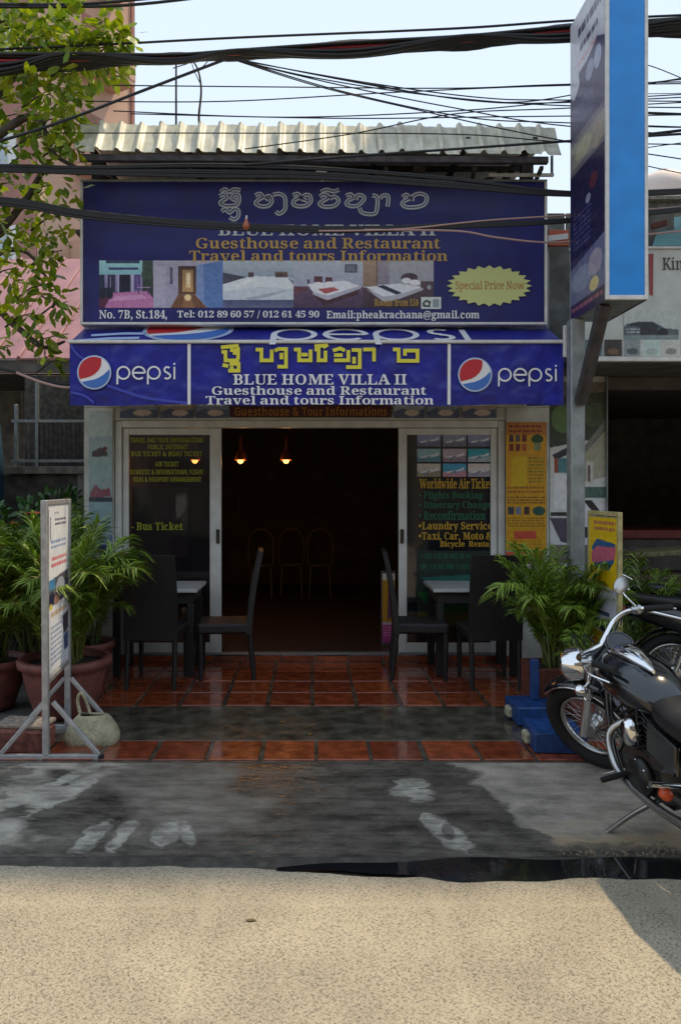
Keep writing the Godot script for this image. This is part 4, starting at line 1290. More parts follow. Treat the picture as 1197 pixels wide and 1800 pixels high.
# ---------------------------------------------------------------- signboard over the awning
func khmer_upper() -> Array:
	# outlines of the script on the upper board, in photo pixels: rounded hand
	return [
		[[388, 338], [396, 333], [404, 338], [412, 333], [423, 335]],
		[[386, 345], [394, 342], [399, 348], [390, 354], [388, 358], [396, 362], [410, 362], [419, 358], [420, 344], [412, 343], [408, 349], [416, 353]],
		[[390, 372], [397, 368], [404, 374], [412, 368], [419, 370], [419, 380], [412, 386], [404, 382]],
		[[449, 344], [457, 341], [462, 347], [454, 352], [450, 358], [459, 363], [472, 362], [478, 354], [474, 345], [468, 347], [473, 352]],
		[[480, 343], [490, 341], [500, 346], [502, 360], [500, 370], [491, 376], [485, 372]],
		[[515, 344], [523, 341], [528, 347], [518, 352], [516, 359], [524, 363], [538, 362], [546, 355], [545, 345], [537, 343], [531, 350], [540, 353]],
		[[562, 346], [570, 342], [578, 347], [567, 354], [562, 359], [571, 364], [588, 362], [595, 353], [588, 346], [580, 350]],
		[[564, 338], [574, 334], [586, 337], [596, 334]],
		[[608, 345], [616, 342], [621, 348], [612, 353], [609, 359], [618, 363], [630, 361], [640, 350], [636, 344], [628, 344], [626, 352]],
		[[632, 366], [636, 374], [650, 377], [661, 373], [663, 348], [654, 344]],
		[[668, 349], [674, 344], [682, 346], [681, 364]],
		[[707, 347], [714, 343], [720, 349], [710, 354], [707, 360], [716, 365], [735, 364], [747, 358], [749, 346], [738, 341], [726, 345], [724, 354]]]

func khmer_block() -> Array:
	# the blocky yellow letters on the awning, in photo pixels
	return [
		[[389, 611], [420, 608]], [[390, 619], [397, 619], [397, 634]], [[394, 634], [421, 634]], [[419, 611], [419, 632]], [[405, 616], [413, 616], [413, 624]],
		[[392, 642], [402, 644]], [[404, 640], [420, 640], [420, 652], [402, 652]], [[408, 644], [408, 650]],
		[[450, 615], [460, 615], [460, 634], [478, 634], [478, 615]], [[483, 617], [490, 614], [503, 614], [503, 645], [488, 645]], [[495, 621], [495, 632]],
		[[517, 615], [526, 615], [526, 634], [546, 634], [546, 615]], [[530, 624], [541, 624]],
		[[553, 615], [560, 615], [560, 634], [572, 634], [572, 617]], [[553, 609], [574, 608]], [[568, 612], [576, 606]],
		[[585, 617], [598, 613], [606, 617]], [[587, 625], [602, 625]], [[587, 634], [612, 634], [612, 616]], [[618, 616], [632, 616], [632, 646], [608, 646]], [[622, 628], [622, 640]],
		[[638, 615], [657, 615], [657, 636]],
		[[690, 615], [700, 615], [700, 635], [733, 635], [733, 617], [711, 617], [711, 626]]]

func signboard() -> void:
	var d := 6.5
	var t := thing("blue_signboard", "large navy blue signboard with room photographs below the cream roof", "sign", P(552, 570, d))
	var s := nst()
	span(s, Vector3(X(147, d), Y(566, d), -d - 0.10), Vector3(X(956, d), Y(320, d), -d + 0.0), 0.004); obj("panel", s, M.navy, t)
	# trim
	s = nst()
	span(s, P(142, 571, d) + Vector3(0, 0, -0.1), P(961, 566.5, d) + Vector3(0, 0, 0.012), 0.003); obj("trim", s, M.white_trim, t)
	s = nst()
	span(s, P(142, 319.5, d) + Vector3(0, 0, -0.1), P(961, 316, d) + Vector3(0, 0, 0.012), 0.003); obj("trim", s, M.grey_steel, t)
	s = nst()
	span(s, P(142, 566, d) + Vector3(0, 0, -0.1), P(146.5, 320, d) + Vector3(0, 0, 0.012), 0.003); obj("trim", s, M.white_trim, t)
	s = nst()
	span(s, P(956.5, 566, d) + Vector3(0, 0, -0.1), P(961, 320, d) + Vector3(0, 0, 0.012), 0.003); obj("trim", s, M.white_trim, t)
	for k in 4:
		s = nst()
		var x: float = [-1.6, -0.5, 0.6, 1.7][k]
		bar(s, Vector3(x, 3.3, -d - 0.1), Vector3(x, 3.2, -7.27), 0.04, 0.04); obj("wall_bracket", s, M.rust_steel, t)
	var z := -d + 0.003
	var T := Transform3D(Basis.IDENTITY, Vector3(0, 0, z))
	var ln := 0
	for st in khmer_upper():
		var pts := []
		for q in st: pts.append(Vector3(X(q[0], d), Y(q[1], d), 0))
		var p2 := []
		for v in smooth_path(pts, 4): p2.append(Vector2(v.x, v.y))
		s = nst()
		T.origin.z = z + 0.0004 * ln
		ribbon(s, p2, 0.034, T)
		var k1 := obj("script_stroke", s, M.silver_ink, t)
		s = nst()
		T.origin.z = z + 0.006 + 0.0002 * ln
		ribbon(s, p2, 0.008, T)
		obj("stroke_core", s, M.navy, k1)
		ln += 1
	text(t, "BLUE HOME VILLA II", P(384, 414, d - 0.003), X(765, d) - X(384, d), 0.088, M.silver_ink)
	text(t, "Guesthouse and Restaurant", P(345, 437, d - 0.003), X(773, d) - X(345, d), 0.090, M.gold_ink)
	text(t, "Travel and tours Information", P(333, 459, d - 0.003), X(786, d) - X(333, d), 0.088, M.gold_ink)
	text(t, "No. 7B, St.184,", P(175, 563, d - 0.003), X(294, d) - X(175, d), 0.082, M.white_ink)
	text(t, "Tel: 012 89 60 57 / 012 61 45 90", P(312, 560, d - 0.003), X(561, d) - X(312, d), 0.066, M.white_ink)
	text(t, "Email:pheakrachana@gmail.com", P(574, 564, d - 0.003), X(842, d) - X(574, d), 0.084, M.white_ink)
	# photographs
	var pics := [
		["3f3350", [["g", 0, 0, 1, 0.3, "a8dce4", "8cc0d0"], ["r", 0.12, 0.0, 0.75, 0.06, "3b4a68"], ["r", 0.18, 0.15, 0.72, 0.2, "3c4a7a"], ["g", 0, 0.3, 0.8, 0.66, "9a94bc", "7a70a0"], ["r", 0, 0.3, 0.1, 0.7, "27304a"], ["r", 0.16, 0.3, 0.3, 0.66, "2b2c4a"], ["r", 0.20, 0.34, 0.22, 0.64, "8a88b0"], ["r", 0.34, 0.3, 0.36, 0.68, "c8c4dc"], ["g", 0.38, 0.3, 0.58, 0.68, "0c1020", "1c2038"], ["r", 0.60, 0.3, 0.63, 0.66, "c8c8e0"], ["r", 0.66, 0.3, 0.76, 0.62, "503a78"], ["r", 0.70, 0.32, 0.72, 0.6, "8a78b0"], ["g", 0.8, 0.0, 1, 0.75, "46544c", "2c3434"], ["e", 0.88, 0.3, 0.1, 0.12, "3c5040"], ["p", [0.25, 0.68, 0.9, 0.64, 1, 0.8, 1, 1, 0, 1], "c07aac"], ["p", [0.3, 0.74, 0.8, 0.72, 0.9, 0.8, 0.2, 0.86], "d49ac4"], ["p", [0, 0.8, 0.2, 0.78, 0.1, 1, 0, 1], "5a2440"], ["e", 0.06, 0.72, 0.06, 0.09, "14182c"], ["e", 0.2, 0.72, 0.06, 0.09, "14182c"], ["r", 0.02, 0.58, 0.24, 0.68, "1d2438"], ["r", 0.7, 0.56, 0.95, 0.58, "b49cc0"], ["r", 0.72, 0.58, 0.74, 0.72, "4a3a64"], ["r", 0.9, 0.58, 0.92, 0.72, "4a3a64"]]],
		["a09ab4", [["g", 0, 0, 1, 0.2, "b8b4c8", "a09ab4"], ["p", [0, 0, 0.36, 0.1, 0.36, 0.75, 0.25, 1, 0, 1], "a8a4bc"], ["p", [0, 0.1, 0.18, 0.12, 0.18, 0.9, 0, 1], "b4b0c6"], ["r", 0.24, 0.15, 0.28, 0.5, "54546c"], ["g", 0.36, 0.12, 0.62, 0.72, "4a342e", "6a4836"], ["g", 0.42, 0.2, 0.58, 0.66, "a07a54", "c49a68"], ["r", 0.47, 0.26, 0.54, 0.58, "e8cf9a"], ["r", 0.49, 0.3, 0.52, 0.5, "fff0c8"], ["p", [0.36, 0.72, 0.6, 0.72, 0.78, 1, 0.25, 1], "7a5038"], ["p", [0.44, 0.72, 0.54, 0.72, 0.60, 1, 0.42, 1], "96684a"], ["e", 0.5, 0.78, 0.05, 0.07, "ffe2a4"], ["p", [0.62, 0.1, 1, 0, 1, 1, 0.78, 1, 0.62, 0.72], "5f80bc"], ["p", [0.62, 0.1, 0.72, 0.07, 0.74, 0.95, 0.62, 0.72], "7f98c8"]]],
		["a9b8c8", [["g", 0, 0, 1, 0.4, "b8c6d2", "98a6b8"], ["p", [0, 0.25, 0.35, 0.35, 0.1, 0.48, 0, 0.5], "4e4c60"], ["p", [0, 0.5, 0.4, 0.32, 0.95, 0.35, 1, 0.4, 1, 0.82, 0, 0.85], "dfe6ec"], ["p", [0, 0.66, 0.5, 0.55, 1, 0.6, 1, 0.82, 0, 0.85], "cdd6e0"], ["p", [0.1, 0.52, 0.4, 0.38, 0.5, 0.40, 0.2, 0.56], "eef2f6"], ["r", 0.36, 0.25, 0.44, 0.35, "54484c"], ["r", 0.74, 0.24, 0.92, 0.36, "5c4a48"], ["r", 0.74, 0.24, 0.92, 0.27, "7c6a64"], ["p", [0.92, 0.36, 1, 0.42, 1, 0.5], "6c7488"], ["p", [0.3, 0.8, 0.9, 0.62, 0.92, 0.64, 0.45, 0.84], "a8b4c2"], ["g", 0, 0.84, 1, 1, "4c5478", "6a7090"]]],
		["b4b9cc", [["g", 0, 0, 1, 0.55, "bcc4d0", "a8acc4"], ["r", 0.74, 0.08, 0.92, 0.26, "54586c"], ["r", 0.77, 0.11, 0.89, 0.23, "7a7e90"], ["g", 0, 0.55, 1, 1, "6a5270", "4a3850"], ["p", [0, 0.55, 0.2, 0.55, 0.2, 0.62, 0, 0.72], "6a4048"], ["p", [0.2, 0.5, 0.75, 0.42, 0.98, 0.55, 0.5, 0.8, 0.28, 0.66], "e8e8f0"], ["p", [0.28, 0.66, 0.5, 0.74, 0.98, 0.52, 0.98, 0.58, 0.5, 0.84, 0.28, 0.72], "b8b8c8"], ["p", [0.35, 0.60, 0.58, 0.56, 0.66, 0.62, 0.46, 0.70], "b05a5c"], ["r", 0.3, 0.34, 0.42, 0.5, "5d3844"], ["r", 0.46, 0.36, 0.56, 0.48, "5d3844"], ["e", 0.36, 0.5, 0.08, 0.05, "f0f0f6"], ["e", 0.52, 0.49, 0.08, 0.05, "f0f0f6"], ["e", 0.22, 0.44, 0.02, 0.05, "4c4c58"], ["p", [0.26, 0.70, 0.48, 0.84, 0.95, 0.62, 0.92, 0.72, 0.45, 0.95], "4a2c34"]]],
		["a7aab4", [["g", 0, 0, 0.2, 0.55, "b09884", "907868"], ["g", 0.2, 0, 0.38, 0.5, "a49ca8", "8c8494"], ["g", 0.38, 0, 1, 0.5, "b4b6c0", "a0a2ae"], ["r", 0.19, 0, 0.21, 0.55, "7c6a62"], ["g", 0, 0.58, 1, 1, "5a4650", "3c2c36"], ["p", [0.05, 0.56, 0.5, 0.48, 0.85, 0.56, 0.5, 0.78, 0.3, 0.82], "e0e2ea"], ["p", [0.05, 0.60, 0.3, 0.76, 0.5, 0.72, 0.85, 0.56, 0.85, 0.62, 0.5, 0.82, 0.3, 0.88], "b4b6c2"], ["p", [0.2, 0.54, 0.3, 0.52, 0.55, 0.68, 0.48, 0.72], "2a3448"], ["e", 0.66, 0.36, 0.12, 0.1, "54404c"], ["e", 0.62, 0.42, 0.07, 0.06, "e6e6ee"], ["e", 0.74, 0.46, 0.08, 0.06, "eeeef4"], ["r", 0.82, 0.44, 1, 0.58, "5a4850"], ["e", 0.94, 0.56, 0.03, 0.05, "9aa4b0"]]]]
	var us := [175, 270, 392, 516, 638, 762]
	for k in 5:
		sheet("room_photo", P(us[k], 458, d - 0.003), P(us[k + 1], 458, d - 0.003), P(us[k + 1], 541, d - 0.003), P(us[k], 541, d - 0.003), printed(paint(192, 144, pics[k][0], pics[k][1], 0.04, 70 + k)), t)
	text(t, "Rooms from 15$", P(658, 539, d - 0.006), X(735, d) - X(658, d), 0.065, M.gold_ink)
	sheet("emblem", P(740, 522, d - 0.006), P(775, 522, d - 0.006), P(775, 543, d - 0.006), P(740, 543, d - 0.006), printed(paint(48, 32, "ccd4d4", [["p", [0.08, 0.5, 0.25, 0.2, 0.5, 0.35, 0.45, 0.85, 0.1, 0.8], "3c4a44"], ["r", 0.6, 0.2, 0.9, 0.9, "8a9aa0"], ["e", 0.3, 0.55, 0.1, 0.14, "d8dcd8"]], 0.05, 80)), t)
	# starburst
	var poly := PackedVector2Array()
	for i in 48:
		var a := TAU * i / 48
		var r := 1.0 if i % 2 == 0 else 0.86
		poly.append(Vector2(X(859, d) + cos(a) * r * 75 * d / FPX, Y(503, d) + sin(a) * r * 36 * d / FPX))
	s = nst()
	flat(s, poly, T.translated(Vector3(0, 0, 0)))
	obj("starburst", s, M.burst_ink, t)
	text(t, "Special Price Now", P(800, 513, d - 0.010), X(921, d) - X(800, d), 0.088, mat("rust_ink", Color(0.42, 0.15, 0.05), 0.5), "Droid Serif", 400)
	# flood lamp on top
	var f := thing("flood_lamp", "small white flood lamp on top of the navy signboard", "lamp", P(567, 318, 6.45))
	s = nst()
	bar(s, P(567, 318, 6.5), P(567, 305, 6.4), 0.02, 0.02); obj("bracket", s, M.white_trim, f)
	s = nst()
	box(s, P(565, 299, 6.35), Vector3(0.09, 0.05, 0.07), 0.012, Basis(Vector3.RIGHT, 0.5)); obj("lamp_head", s, M.white_trim, f)

# ---------------------------------------------------------------- awning
func drinks_word(parent: Node, at: Vector2, xh: float, T: Transform3D) -> void:
	# the five rounded letters of the word on the awning; at = left end of the base line
	var glyphs := [[arc2(Vector2(0.52, 0.5), 0.45, 0, 352.8, 50), [Vector2(0.07, -0.36), Vector2(0.07, 0.5)]],
		[arc2(Vector2(0.52, 0.5), 0.45, 0, 312, 44), [Vector2(0.10, 0.5), Vector2(0.97, 0.5)]],
		[arc2(Vector2(0.52, 0.5), 0.45, 0, 352.8, 50), [Vector2(0.07, -0.36), Vector2(0.07, 0.5)]],
		[arc2(Vector2(0.36, 0.735), 0.20, 35, 255, 16, 0.20) + [Vector2(0.36, 0.52)] + arc2(Vector2(0.36, 0.265), 0.23, 80, -140, 16, 0.20)],
		[[Vector2(0.10, 0.02), Vector2(0.10, 0.95)], [Vector2(0.10, 1.10), Vector2(0.10, 1.24)]]]
	var x := [0.0, 1.15, 2.27, 3.42, 4.22]
	for g in 5:
		var s := nst()
		for k in glyphs[g].size():
			var q := []
			for p in glyphs[g][k]: q.append(at + Vector2(p.x + x[g], p.y) * xh)
			ribbon(s, q, 0.135 * xh, T.translated_local(Vector3(0, 0, 0.0006 * k)), q.size() == 51)
		obj("letter", s, M.white_ink, parent)

func globe(parent: Node, c: Vector2, r: float, T: Transform3D) -> void:
	var e := nst()
	var at := func(dz: float) -> Transform3D: return T.translated_local(Vector3(0, 0, dz))
	var circle := func(rr: float) -> PackedVector2Array: return PackedVector2Array(arc2(c, rr, 0, 355, 48))
	flat(e, circle.call(r * 1.0), at.call(0.0))
	var ring := obj("emblem", e, M.pale_blue_ink, parent)
	e = nst(); flat(e, circle.call(r * 0.93), at.call(0.002)); obj("white_disc", e, M.white_ink, ring)
	# red cap and blue bowl with a wave of white between them
	var red := arc2(c, r * 0.91, 62, 206, 30)
	for p in [[-0.60, -0.36], [-0.25, -0.27], [0.05, -0.10], [0.28, 0.12], [0.42, 0.38], [0.46, 0.62]]:
		red.append(c + Vector2(p[0], p[1]) * r * 0.93)
	e = nst(); flat(e, PackedVector2Array(red), at.call(0.004)); obj("red_cap", e, M.red_ink, ring)
	var blue := arc2(c, r * 0.91, 218, 372, 30)
	for p in [[0.86, 0.10], [0.60, -0.14], [0.30, -0.33], [0.0, -0.45], [-0.40, -0.53]]:
		blue.append(c + Vector2(p[0], p[1]) * r * 0.93)
	e = nst(); flat(e, PackedVector2Array(blue), at.call(0.004)); obj("blue_bowl", e, M.light_blue_ink, ring)

func awning() -> void:
	var d := 6.2
	var t := thing("blue_awning", "royal blue vinyl awning with round drinks emblems and yellow script", "awning", Vector3(0.05, 2.36, -6.2))
	var x0 := X(123, d)
	var x1 := X(990, d)
	var yt := Y(602, d)
	var yb := Y(712, d)
	var vin := mat("vinyl", Color(0.016, 0.022, 0.36), 0.38)
	vin.albedo_texture = noise_tex("vinyl", 0.72, 1.0, 0.006, FastNoiseLite.TYPE_SIMPLEX_SMOOTH, 4)
	vin.uv1_triplanar = true
	vin.uv1_world_triplanar = true
	vin.normal_enabled = true
	vin.normal_texture = bump_tex("crease", 0.006, 10.0, FastNoiseLite.TYPE_SIMPLEX_SMOOTH, 3)
	vin.normal_scale = 0.9
	# valance: hangs with a slight ripple
	var s := nst()
	var rip := func(x: float, q: float) -> float: return (sin(x * 4.3) * 0.006 + sin(x * 9.1 + 1.0) * 0.003) * q
	var rings := []
	for j in 7:
		var q := j / 6.0
		var ring := []
		for i in 81:
			var x := lerpf(x0, x1, i / 80.0)
			ring.append(Vector3(x, lerpf(yt, yb + 0.006 * sin(x * 5.0), q), -d + rip.call(x, q)))
		rings.append(ring)
	skin(s, rings, false, 0)
	var back := []
	for r in rings:
		var r2 := []
		for v in r: r2.append(v + Vector3(0, 0, -0.003))
		back.append(r2)
	skin(s, back, false, 1)
	obj("valance", s, vin, t)
	# sloping top and side cheeks
	var bk := Vector3(0, 3.345 - yt, -7.262 + d)
	s = nst()
	face(s, [Vector3(x0, yt, -d), Vector3(x1, yt, -d), Vector3(x1, yt, -d) + bk, Vector3(x0, yt, -d) + bk], Vector3(0, 1, 0.3))
	obj("top_sheet", s, vin, t)
	for x in [x0, x1]:
		s = nst()
		face(s, [Vector3(x, yt, -d - 0.002), Vector3(x, yb, -d - 0.002), Vector3(x, yb + 0.1, -7.26), Vector3(x, yt, -7.26) + Vector3(0, bk.y, 0)], Vector3(signf(x), 0, 0))
		obj("cheek", s, vin, t)
	# frame
	s = nst()
	bar(s, Vector3(x0 - 0.01, yt + 0.004, -d + 0.012), Vector3(x1 + 0.01, yt + 0.004, -d + 0.012), 0.026, 0.026, 0.006); obj("front_rail", s, M.white_trim, t)
	for k in 4:
		s = nst()
		var x: float = lerpf(x0 + 0.05, x1 - 0.05, k / 3.0)
		bar(s, Vector3(x, yt - 0.03, -d - 0.03), Vector3(x, 3.30, -7.25), 0.03, 0.03); obj("arm", s, M.grey_steel, t)
	# white dividers
	for u in [333, 789]:
		s = nst()
		rings = []
		for j in 7:
			var q := j / 6.0
			var ring := []
			for e in [-0.012, 0.012]:
				var x: float = X(u, d) + e
				ring.append(Vector3(x, lerpf(yt - 0.012, yb + 0.004, q), -d + rip.call(x, q) + 0.006))
			rings.append(ring)
		skin(s, rings, false, 0)
		obj("divider", s, M.white_ink, t)
	# pale swooshes printed on the left panel
	var T := Transform3D(Basis.IDENTITY, Vector3(0, 0, -d + 0.0105))
	for sw in [[[[190, 678], [225, 690], [260, 700], [330, 709]], 0.022], [[[126, 606], [136, 622], [150, 632]], 0.016], [[[126, 690], [150, 696], [166, 708]], 0.02]]:
		s = nst()
		var pts := []
		for q in sw[0]: pts.append(Vector3(X(q[0], d), Y(q[1], d), 0))
		var p2 := []
		for v in smooth_path(pts, 6): p2.append(Vector2(v.x, v.y))
		ribbon(s, p2, sw[1], T); obj("swoosh", s, M.streak_ink, t)
	T.origin.z = -d + 0.013
	globe(t, Vector2(X(167, d), Y(655, d)), 30.0 * d / FPX, T)
	globe(t, Vector2(X(834, d), Y(659, d)), 30.0 * d / FPX, T)
	drinks_word(t, Vector2(X(206, d), Y(667.5, d)), 23.5 * d / FPX, T)
	drinks_word(t, Vector2(X(874, d), Y(671, d)), 23.5 * d / FPX, T)
	var ln := 0
	for st in khmer_block():
		var pts := []
		for q in st: pts.append(Vector2(X(q[0], d), Y(q[1], d)))
		T.origin.z = -d + 0.012 + 0.0004 * ln
		s = nst()
		ribbon(s, pts, 0.028, T)
		obj("script_stroke", s, M.yellow_ink, t)
		ln += 1
	var dz := d - 0.011
	text(t, "BLUE HOME VILLA II", P(410, 676, dz), X(714, d) - X(410, d), 0.080, M.white_ink)
	text(t, "Guesthouse and Restaurant", P(373, 694, dz), X(748, d) - X(373, d), 0.068, M.white_ink)
	text(t, "Travel and tours Information", P(362, 711, dz), X(761, d) - X(362, d), 0.068, M.white_ink)
	# print on the sloping top: the same emblem and word, seen foreshortened
	var up := bk.normalized()
	var nrm := Vector3(1, 0, 0).cross(up).normalized()
	var T2 := Transform3D(Basis(Vector3(1, 0, 0), up, nrm), Vector3(0, yt, -d) + nrm * 0.006)
	drinks_word(t, Vector2(X(474, d), 0.05), 0.36, T2)
	globe(t, Vector2(X(320, d), 0.38), 0.37, T2)
	for sw in [[[-1.85, 0.02], [-1.6, 0.10], [-1.35, 0.12]], [[-1.75, 0.2], [-1.5, 0.26], [-1.3, 0.26]]]:
		s = nst()
		var p2 := []
		for q in sw: p2.append(Vector2(q[0], q[1]))
		ribbon(s, p2, 0.07, T2); obj("swoosh", s, M.pale_blue_ink, t)

# ---------------------------------------------------------------- free-standing signs
func pole_sign() -> void:
	var dn := 5.3
	var df := 6.03
	var x0 := 1.965
	var x1 := 2.245
	var yb := 2.97
	var yt := 5.2
	var t := thing("pole_sign", "tall box sign with blue edge on a grey steel pole", "sign", Vector3(1.98, FLOOR, -5.93))
	var s := nst()
	span(s, Vector3(x0 + 0.004, yb + 0.004, -df), Vector3(x1 - 0.004, yt, -dn - 0.004), 0.004); obj("casing", s, M.grey_steel, t)
	s = nst()
	span(s, Vector3(x0 + 0.022, yb + 0.03, -dn - 0.004), Vector3(x1 - 0.022, yt - 0.03, -dn + 0.002), 0.001); obj("blue_panel", s, M.sign_blue, t)
	for a in [[x0, x0 + 0.022, yb, yt], [x1 - 0.022, x1, yb, yt], [x0 + 0.0225, x1 - 0.0225, yb, yb + 0.03], [x0 + 0.0225, x1 - 0.0225, yt - 0.03, yt]]:
		s = nst()
		span(s, Vector3(a[0], a[2], -dn - 0.02), Vector3(a[1], a[3], -dn + 0.008), 0.003); obj("edge_trim", s, M.white_trim, t)
	var ops := [["r", 0, 0, 1, 0.2, "b9bcc8"], ["w", 0.25, 0.05, 0.95, 0.10, 1, "4b4a66"], ["w", 0.3, 0.115, 0.85, 0.15, 1, "55546e"], ["w", 0.2, 0.165, 0.8, 0.185, 1, "c08a92"], ["p", [0, 0.22, 0.15, 0.26, 0.5, 0.2, 0.8, 0.17, 1, 0.2, 1, 1, 0, 1], "3d3a5c"], ["p", [0, 0.1, 0.2, 0.1, 0.3, 0.24, 0.12, 0.27, 0, 0.24], "b9bcc8"],
		["e", 0.6, 0.24, 0.12, 0.03, "8a90aa"], ["e", 0.82, 0.235, 0.1, 0.035, "9aa4bc"], ["w", 0.1, 0.30, 0.7, 0.38, 5, "5d5880"], ["r", 0, 0.40, 1, 0.52, "6e6a74"], ["r", 0, 0.42, 1, 0.50, "8d8a84"], ["e", 0.4, 0.46, 0.25, 0.03, "a8a48c"], ["e", 0.8, 0.47, 0.15, 0.04, "9a8c80"],
		["r", 0, 0.52, 1, 0.8, "252348"], ["e", 0.7, 0.6, 0.12, 0.025, "5a2c40"], ["e", 0.55, 0.64, 0.08, 0.015, "8a90a4"], ["w", 0.1, 0.66, 0.62, 0.78, 7, "4a4c80"],
		["p", [0, 0.83, 1, 0.79, 1, 0.97, 0, 0.97], "6e7294"], ["e", 0.35, 0.88, 0.3, 0.04, "8890b0"], ["e", 0.75, 0.86, 0.2, 0.04, "a49cac"], ["e", 0.72, 0.925, 0.13, 0.022, "d6c48c"], ["r", 0, 0.95, 1, 1, "3a2c50"], ["w", 0.05, 0.96, 0.95, 0.985, 1, "9a5c70"]]
	s = nst()
	quad(s, Vector3(x0, yt, -df + 0.01), Vector3(x0, yt, -dn - 0.02), Vector3(x0, yb, -dn - 0.02), Vector3(x0, yb, -df + 0.01)); obj("printed_face", s, printed(paint(160, 480, "3d3a5c", ops, 0.05, 90), 0.3), t)
	s = nst()
	quad(s, Vector3(x1, yt, -dn - 0.02), Vector3(x1, yt, -df + 0.01), Vector3(x1, yb, -df + 0.01), Vector3(x1, yb, -dn - 0.02)); obj("printed_face", s, printed(paint(160, 480, "3d3a5c", ops, 0.05, 91), 0.3), t)
	s = nst()
	span(s, Vector3(1.925, FLOOR, -5.99), Vector3(2.030, yb - 0.001, -5.88), 0.008); obj("pole", s, M.grey_steel, t)
	s = nst()
	bar(s, Vector3(1.99, 2.34, -5.875), Vector3(2.0, yb - 0.005, -5.42), 0.08, 0.07, 0.006); obj("brace", s, M.rust_steel, t)
	s = nst()
	span(s, Vector3(1.88, FLOOR + 0.013, -6.04), Vector3(2.07, FLOOR + 0.03, -5.83), 0.003); obj("base_plate", s, M.rust_steel, t)
	s = nst()
	bar(s, P(993, 628, 6.02), P(993, 572, 6.02), 0.03, 0.03); obj("conduit", s, M.white_trim, t)

func stand_sign() -> void:
	var a := Vector3(-1.528, 0, -4.68)
	var b := Vector3(-1.60, 0, -5.27)
	var t := thing("stand_sign", "white pavement sign on a pipe stand with triangular feet", "sign", Vector3(-1.55, FLOOR, -4.95))
	for e in [a, b]:
		var s := nst()
		bar(s, e + Vector3(-0.02 if e == a else 0, FLOOR + 0.03, 0), e + Vector3(-0.03 if e == a else 0.0, 1.645, 0), 0.036, 0.036); obj("post", s, M.silver_pipe, t)
		for q in [-0.29, 0.29]:
			s = nst()
			bar(s, e + Vector3(q * 0.07, 0.46, 0), e + Vector3(q, FLOOR + 0.03, 0), 0.026, 0.026); obj("foot_brace", s, M.silver_pipe, t)
			s = nst()
			box(s, e + Vector3(q * 1.04, FLOOR + 0.016, 0), Vector3(0.03, 0.032, 0.034), 0.004); obj("end_cap", s, M.rubber, t)
		s = nst()
		bar(s, e + Vector3(-0.30, FLOOR + 0.018, 0), e + Vector3(0.30, FLOOR + 0.018, 0), 0.03, 0.03); obj("foot_bar", s, M.silver_pipe, t)
	var s := nst()
	bar(s, a + Vector3(-0.03, 1.63, -0.02), b + Vector3(0, 1.63, 0.02), 0.03, 0.03); obj("top_rail", s, M.silver_pipe, t)
	s = nst()
	bar(s, a + Vector3(-0.022, 0.575, -0.02), b + Vector3(0, 0.575, 0.02), 0.03, 0.03); obj("bottom_rail", s, M.silver_pipe, t)
	s = nst()
	var pa := a + Vector3(-0.03, 0, -0.02)
	var pb := b + Vector3(0, 0, 0.02)
	var mid := (pa + pb) / 2
	var dir := (pb - pa).normalized()
	box(s, mid + Vector3(0, 1.105, 0), Vector3(0.02, 1.03, pa.distance_to(pb)), 0.002, Basis(Vector3.UP.cross(dir).normalized() * 1.0, Vector3.UP, dir)); obj("panel", s, M.white_trim, t)
	var n := Vector3(dir.z, 0, -dir.x)
	if n.x < 0: n = -n
	var ops := [["w", 0.30, 0.03, 0.5, 0.05, 1, "808090"], ["r", 0.06, 0.06, 0.1, 0.2, "5b5f78"], ["w", 0.3, 0.07, 0.9, 0.12, 2, "5c4e6c"], ["w", 0.1, 0.2, 0.9, 0.26, 2, "8098c4"], ["w", 0.12, 0.30, 0.9, 0.38, 2, "d8606c"],
		["p", [0, 0.44, 1, 0.41, 1, 0.58, 0, 0.60], "5c5a64"], ["r", 0.02, 0.44, 0.3, 0.5, "4a8ab8"], ["e", 0.6, 0.50, 0.25, 0.06, "a4a8b8"], ["e", 0.15, 0.55, 0.14, 0.04, "2a2a48"], ["e", 0.4, 0.57, 0.14, 0.03, "c09080"], ["e", 0.1, 0.6, 0.08, 0.02, "d8c860"],
		["w", 0.1, 0.63, 0.9, 0.68, 1, "c4a88c"], ["p", [0.7, 0.70, 1, 0.68, 1, 0.80, 0.75, 0.82], "4c4450"], ["p", [0.75, 0.83, 1, 0.81, 1, 0.92, 0.8, 0.93], "44587c"], ["w", 0.1, 0.72, 0.65, 0.97, 8, "8c9cc0"]]
	s = nst()
	var o := n * 0.013
	quad(s, pa + o + Vector3(0, 1.60, -0.02), pb + o + Vector3(0, 1.60, 0.02), pb + o + Vector3(0, 0.605, 0.02), pa + o + Vector3(0, 0.605, -0.02)); obj("printed_face", s, printed(paint(128, 256, "e8eaee", ops, 0.03, 95), 0.4), t)

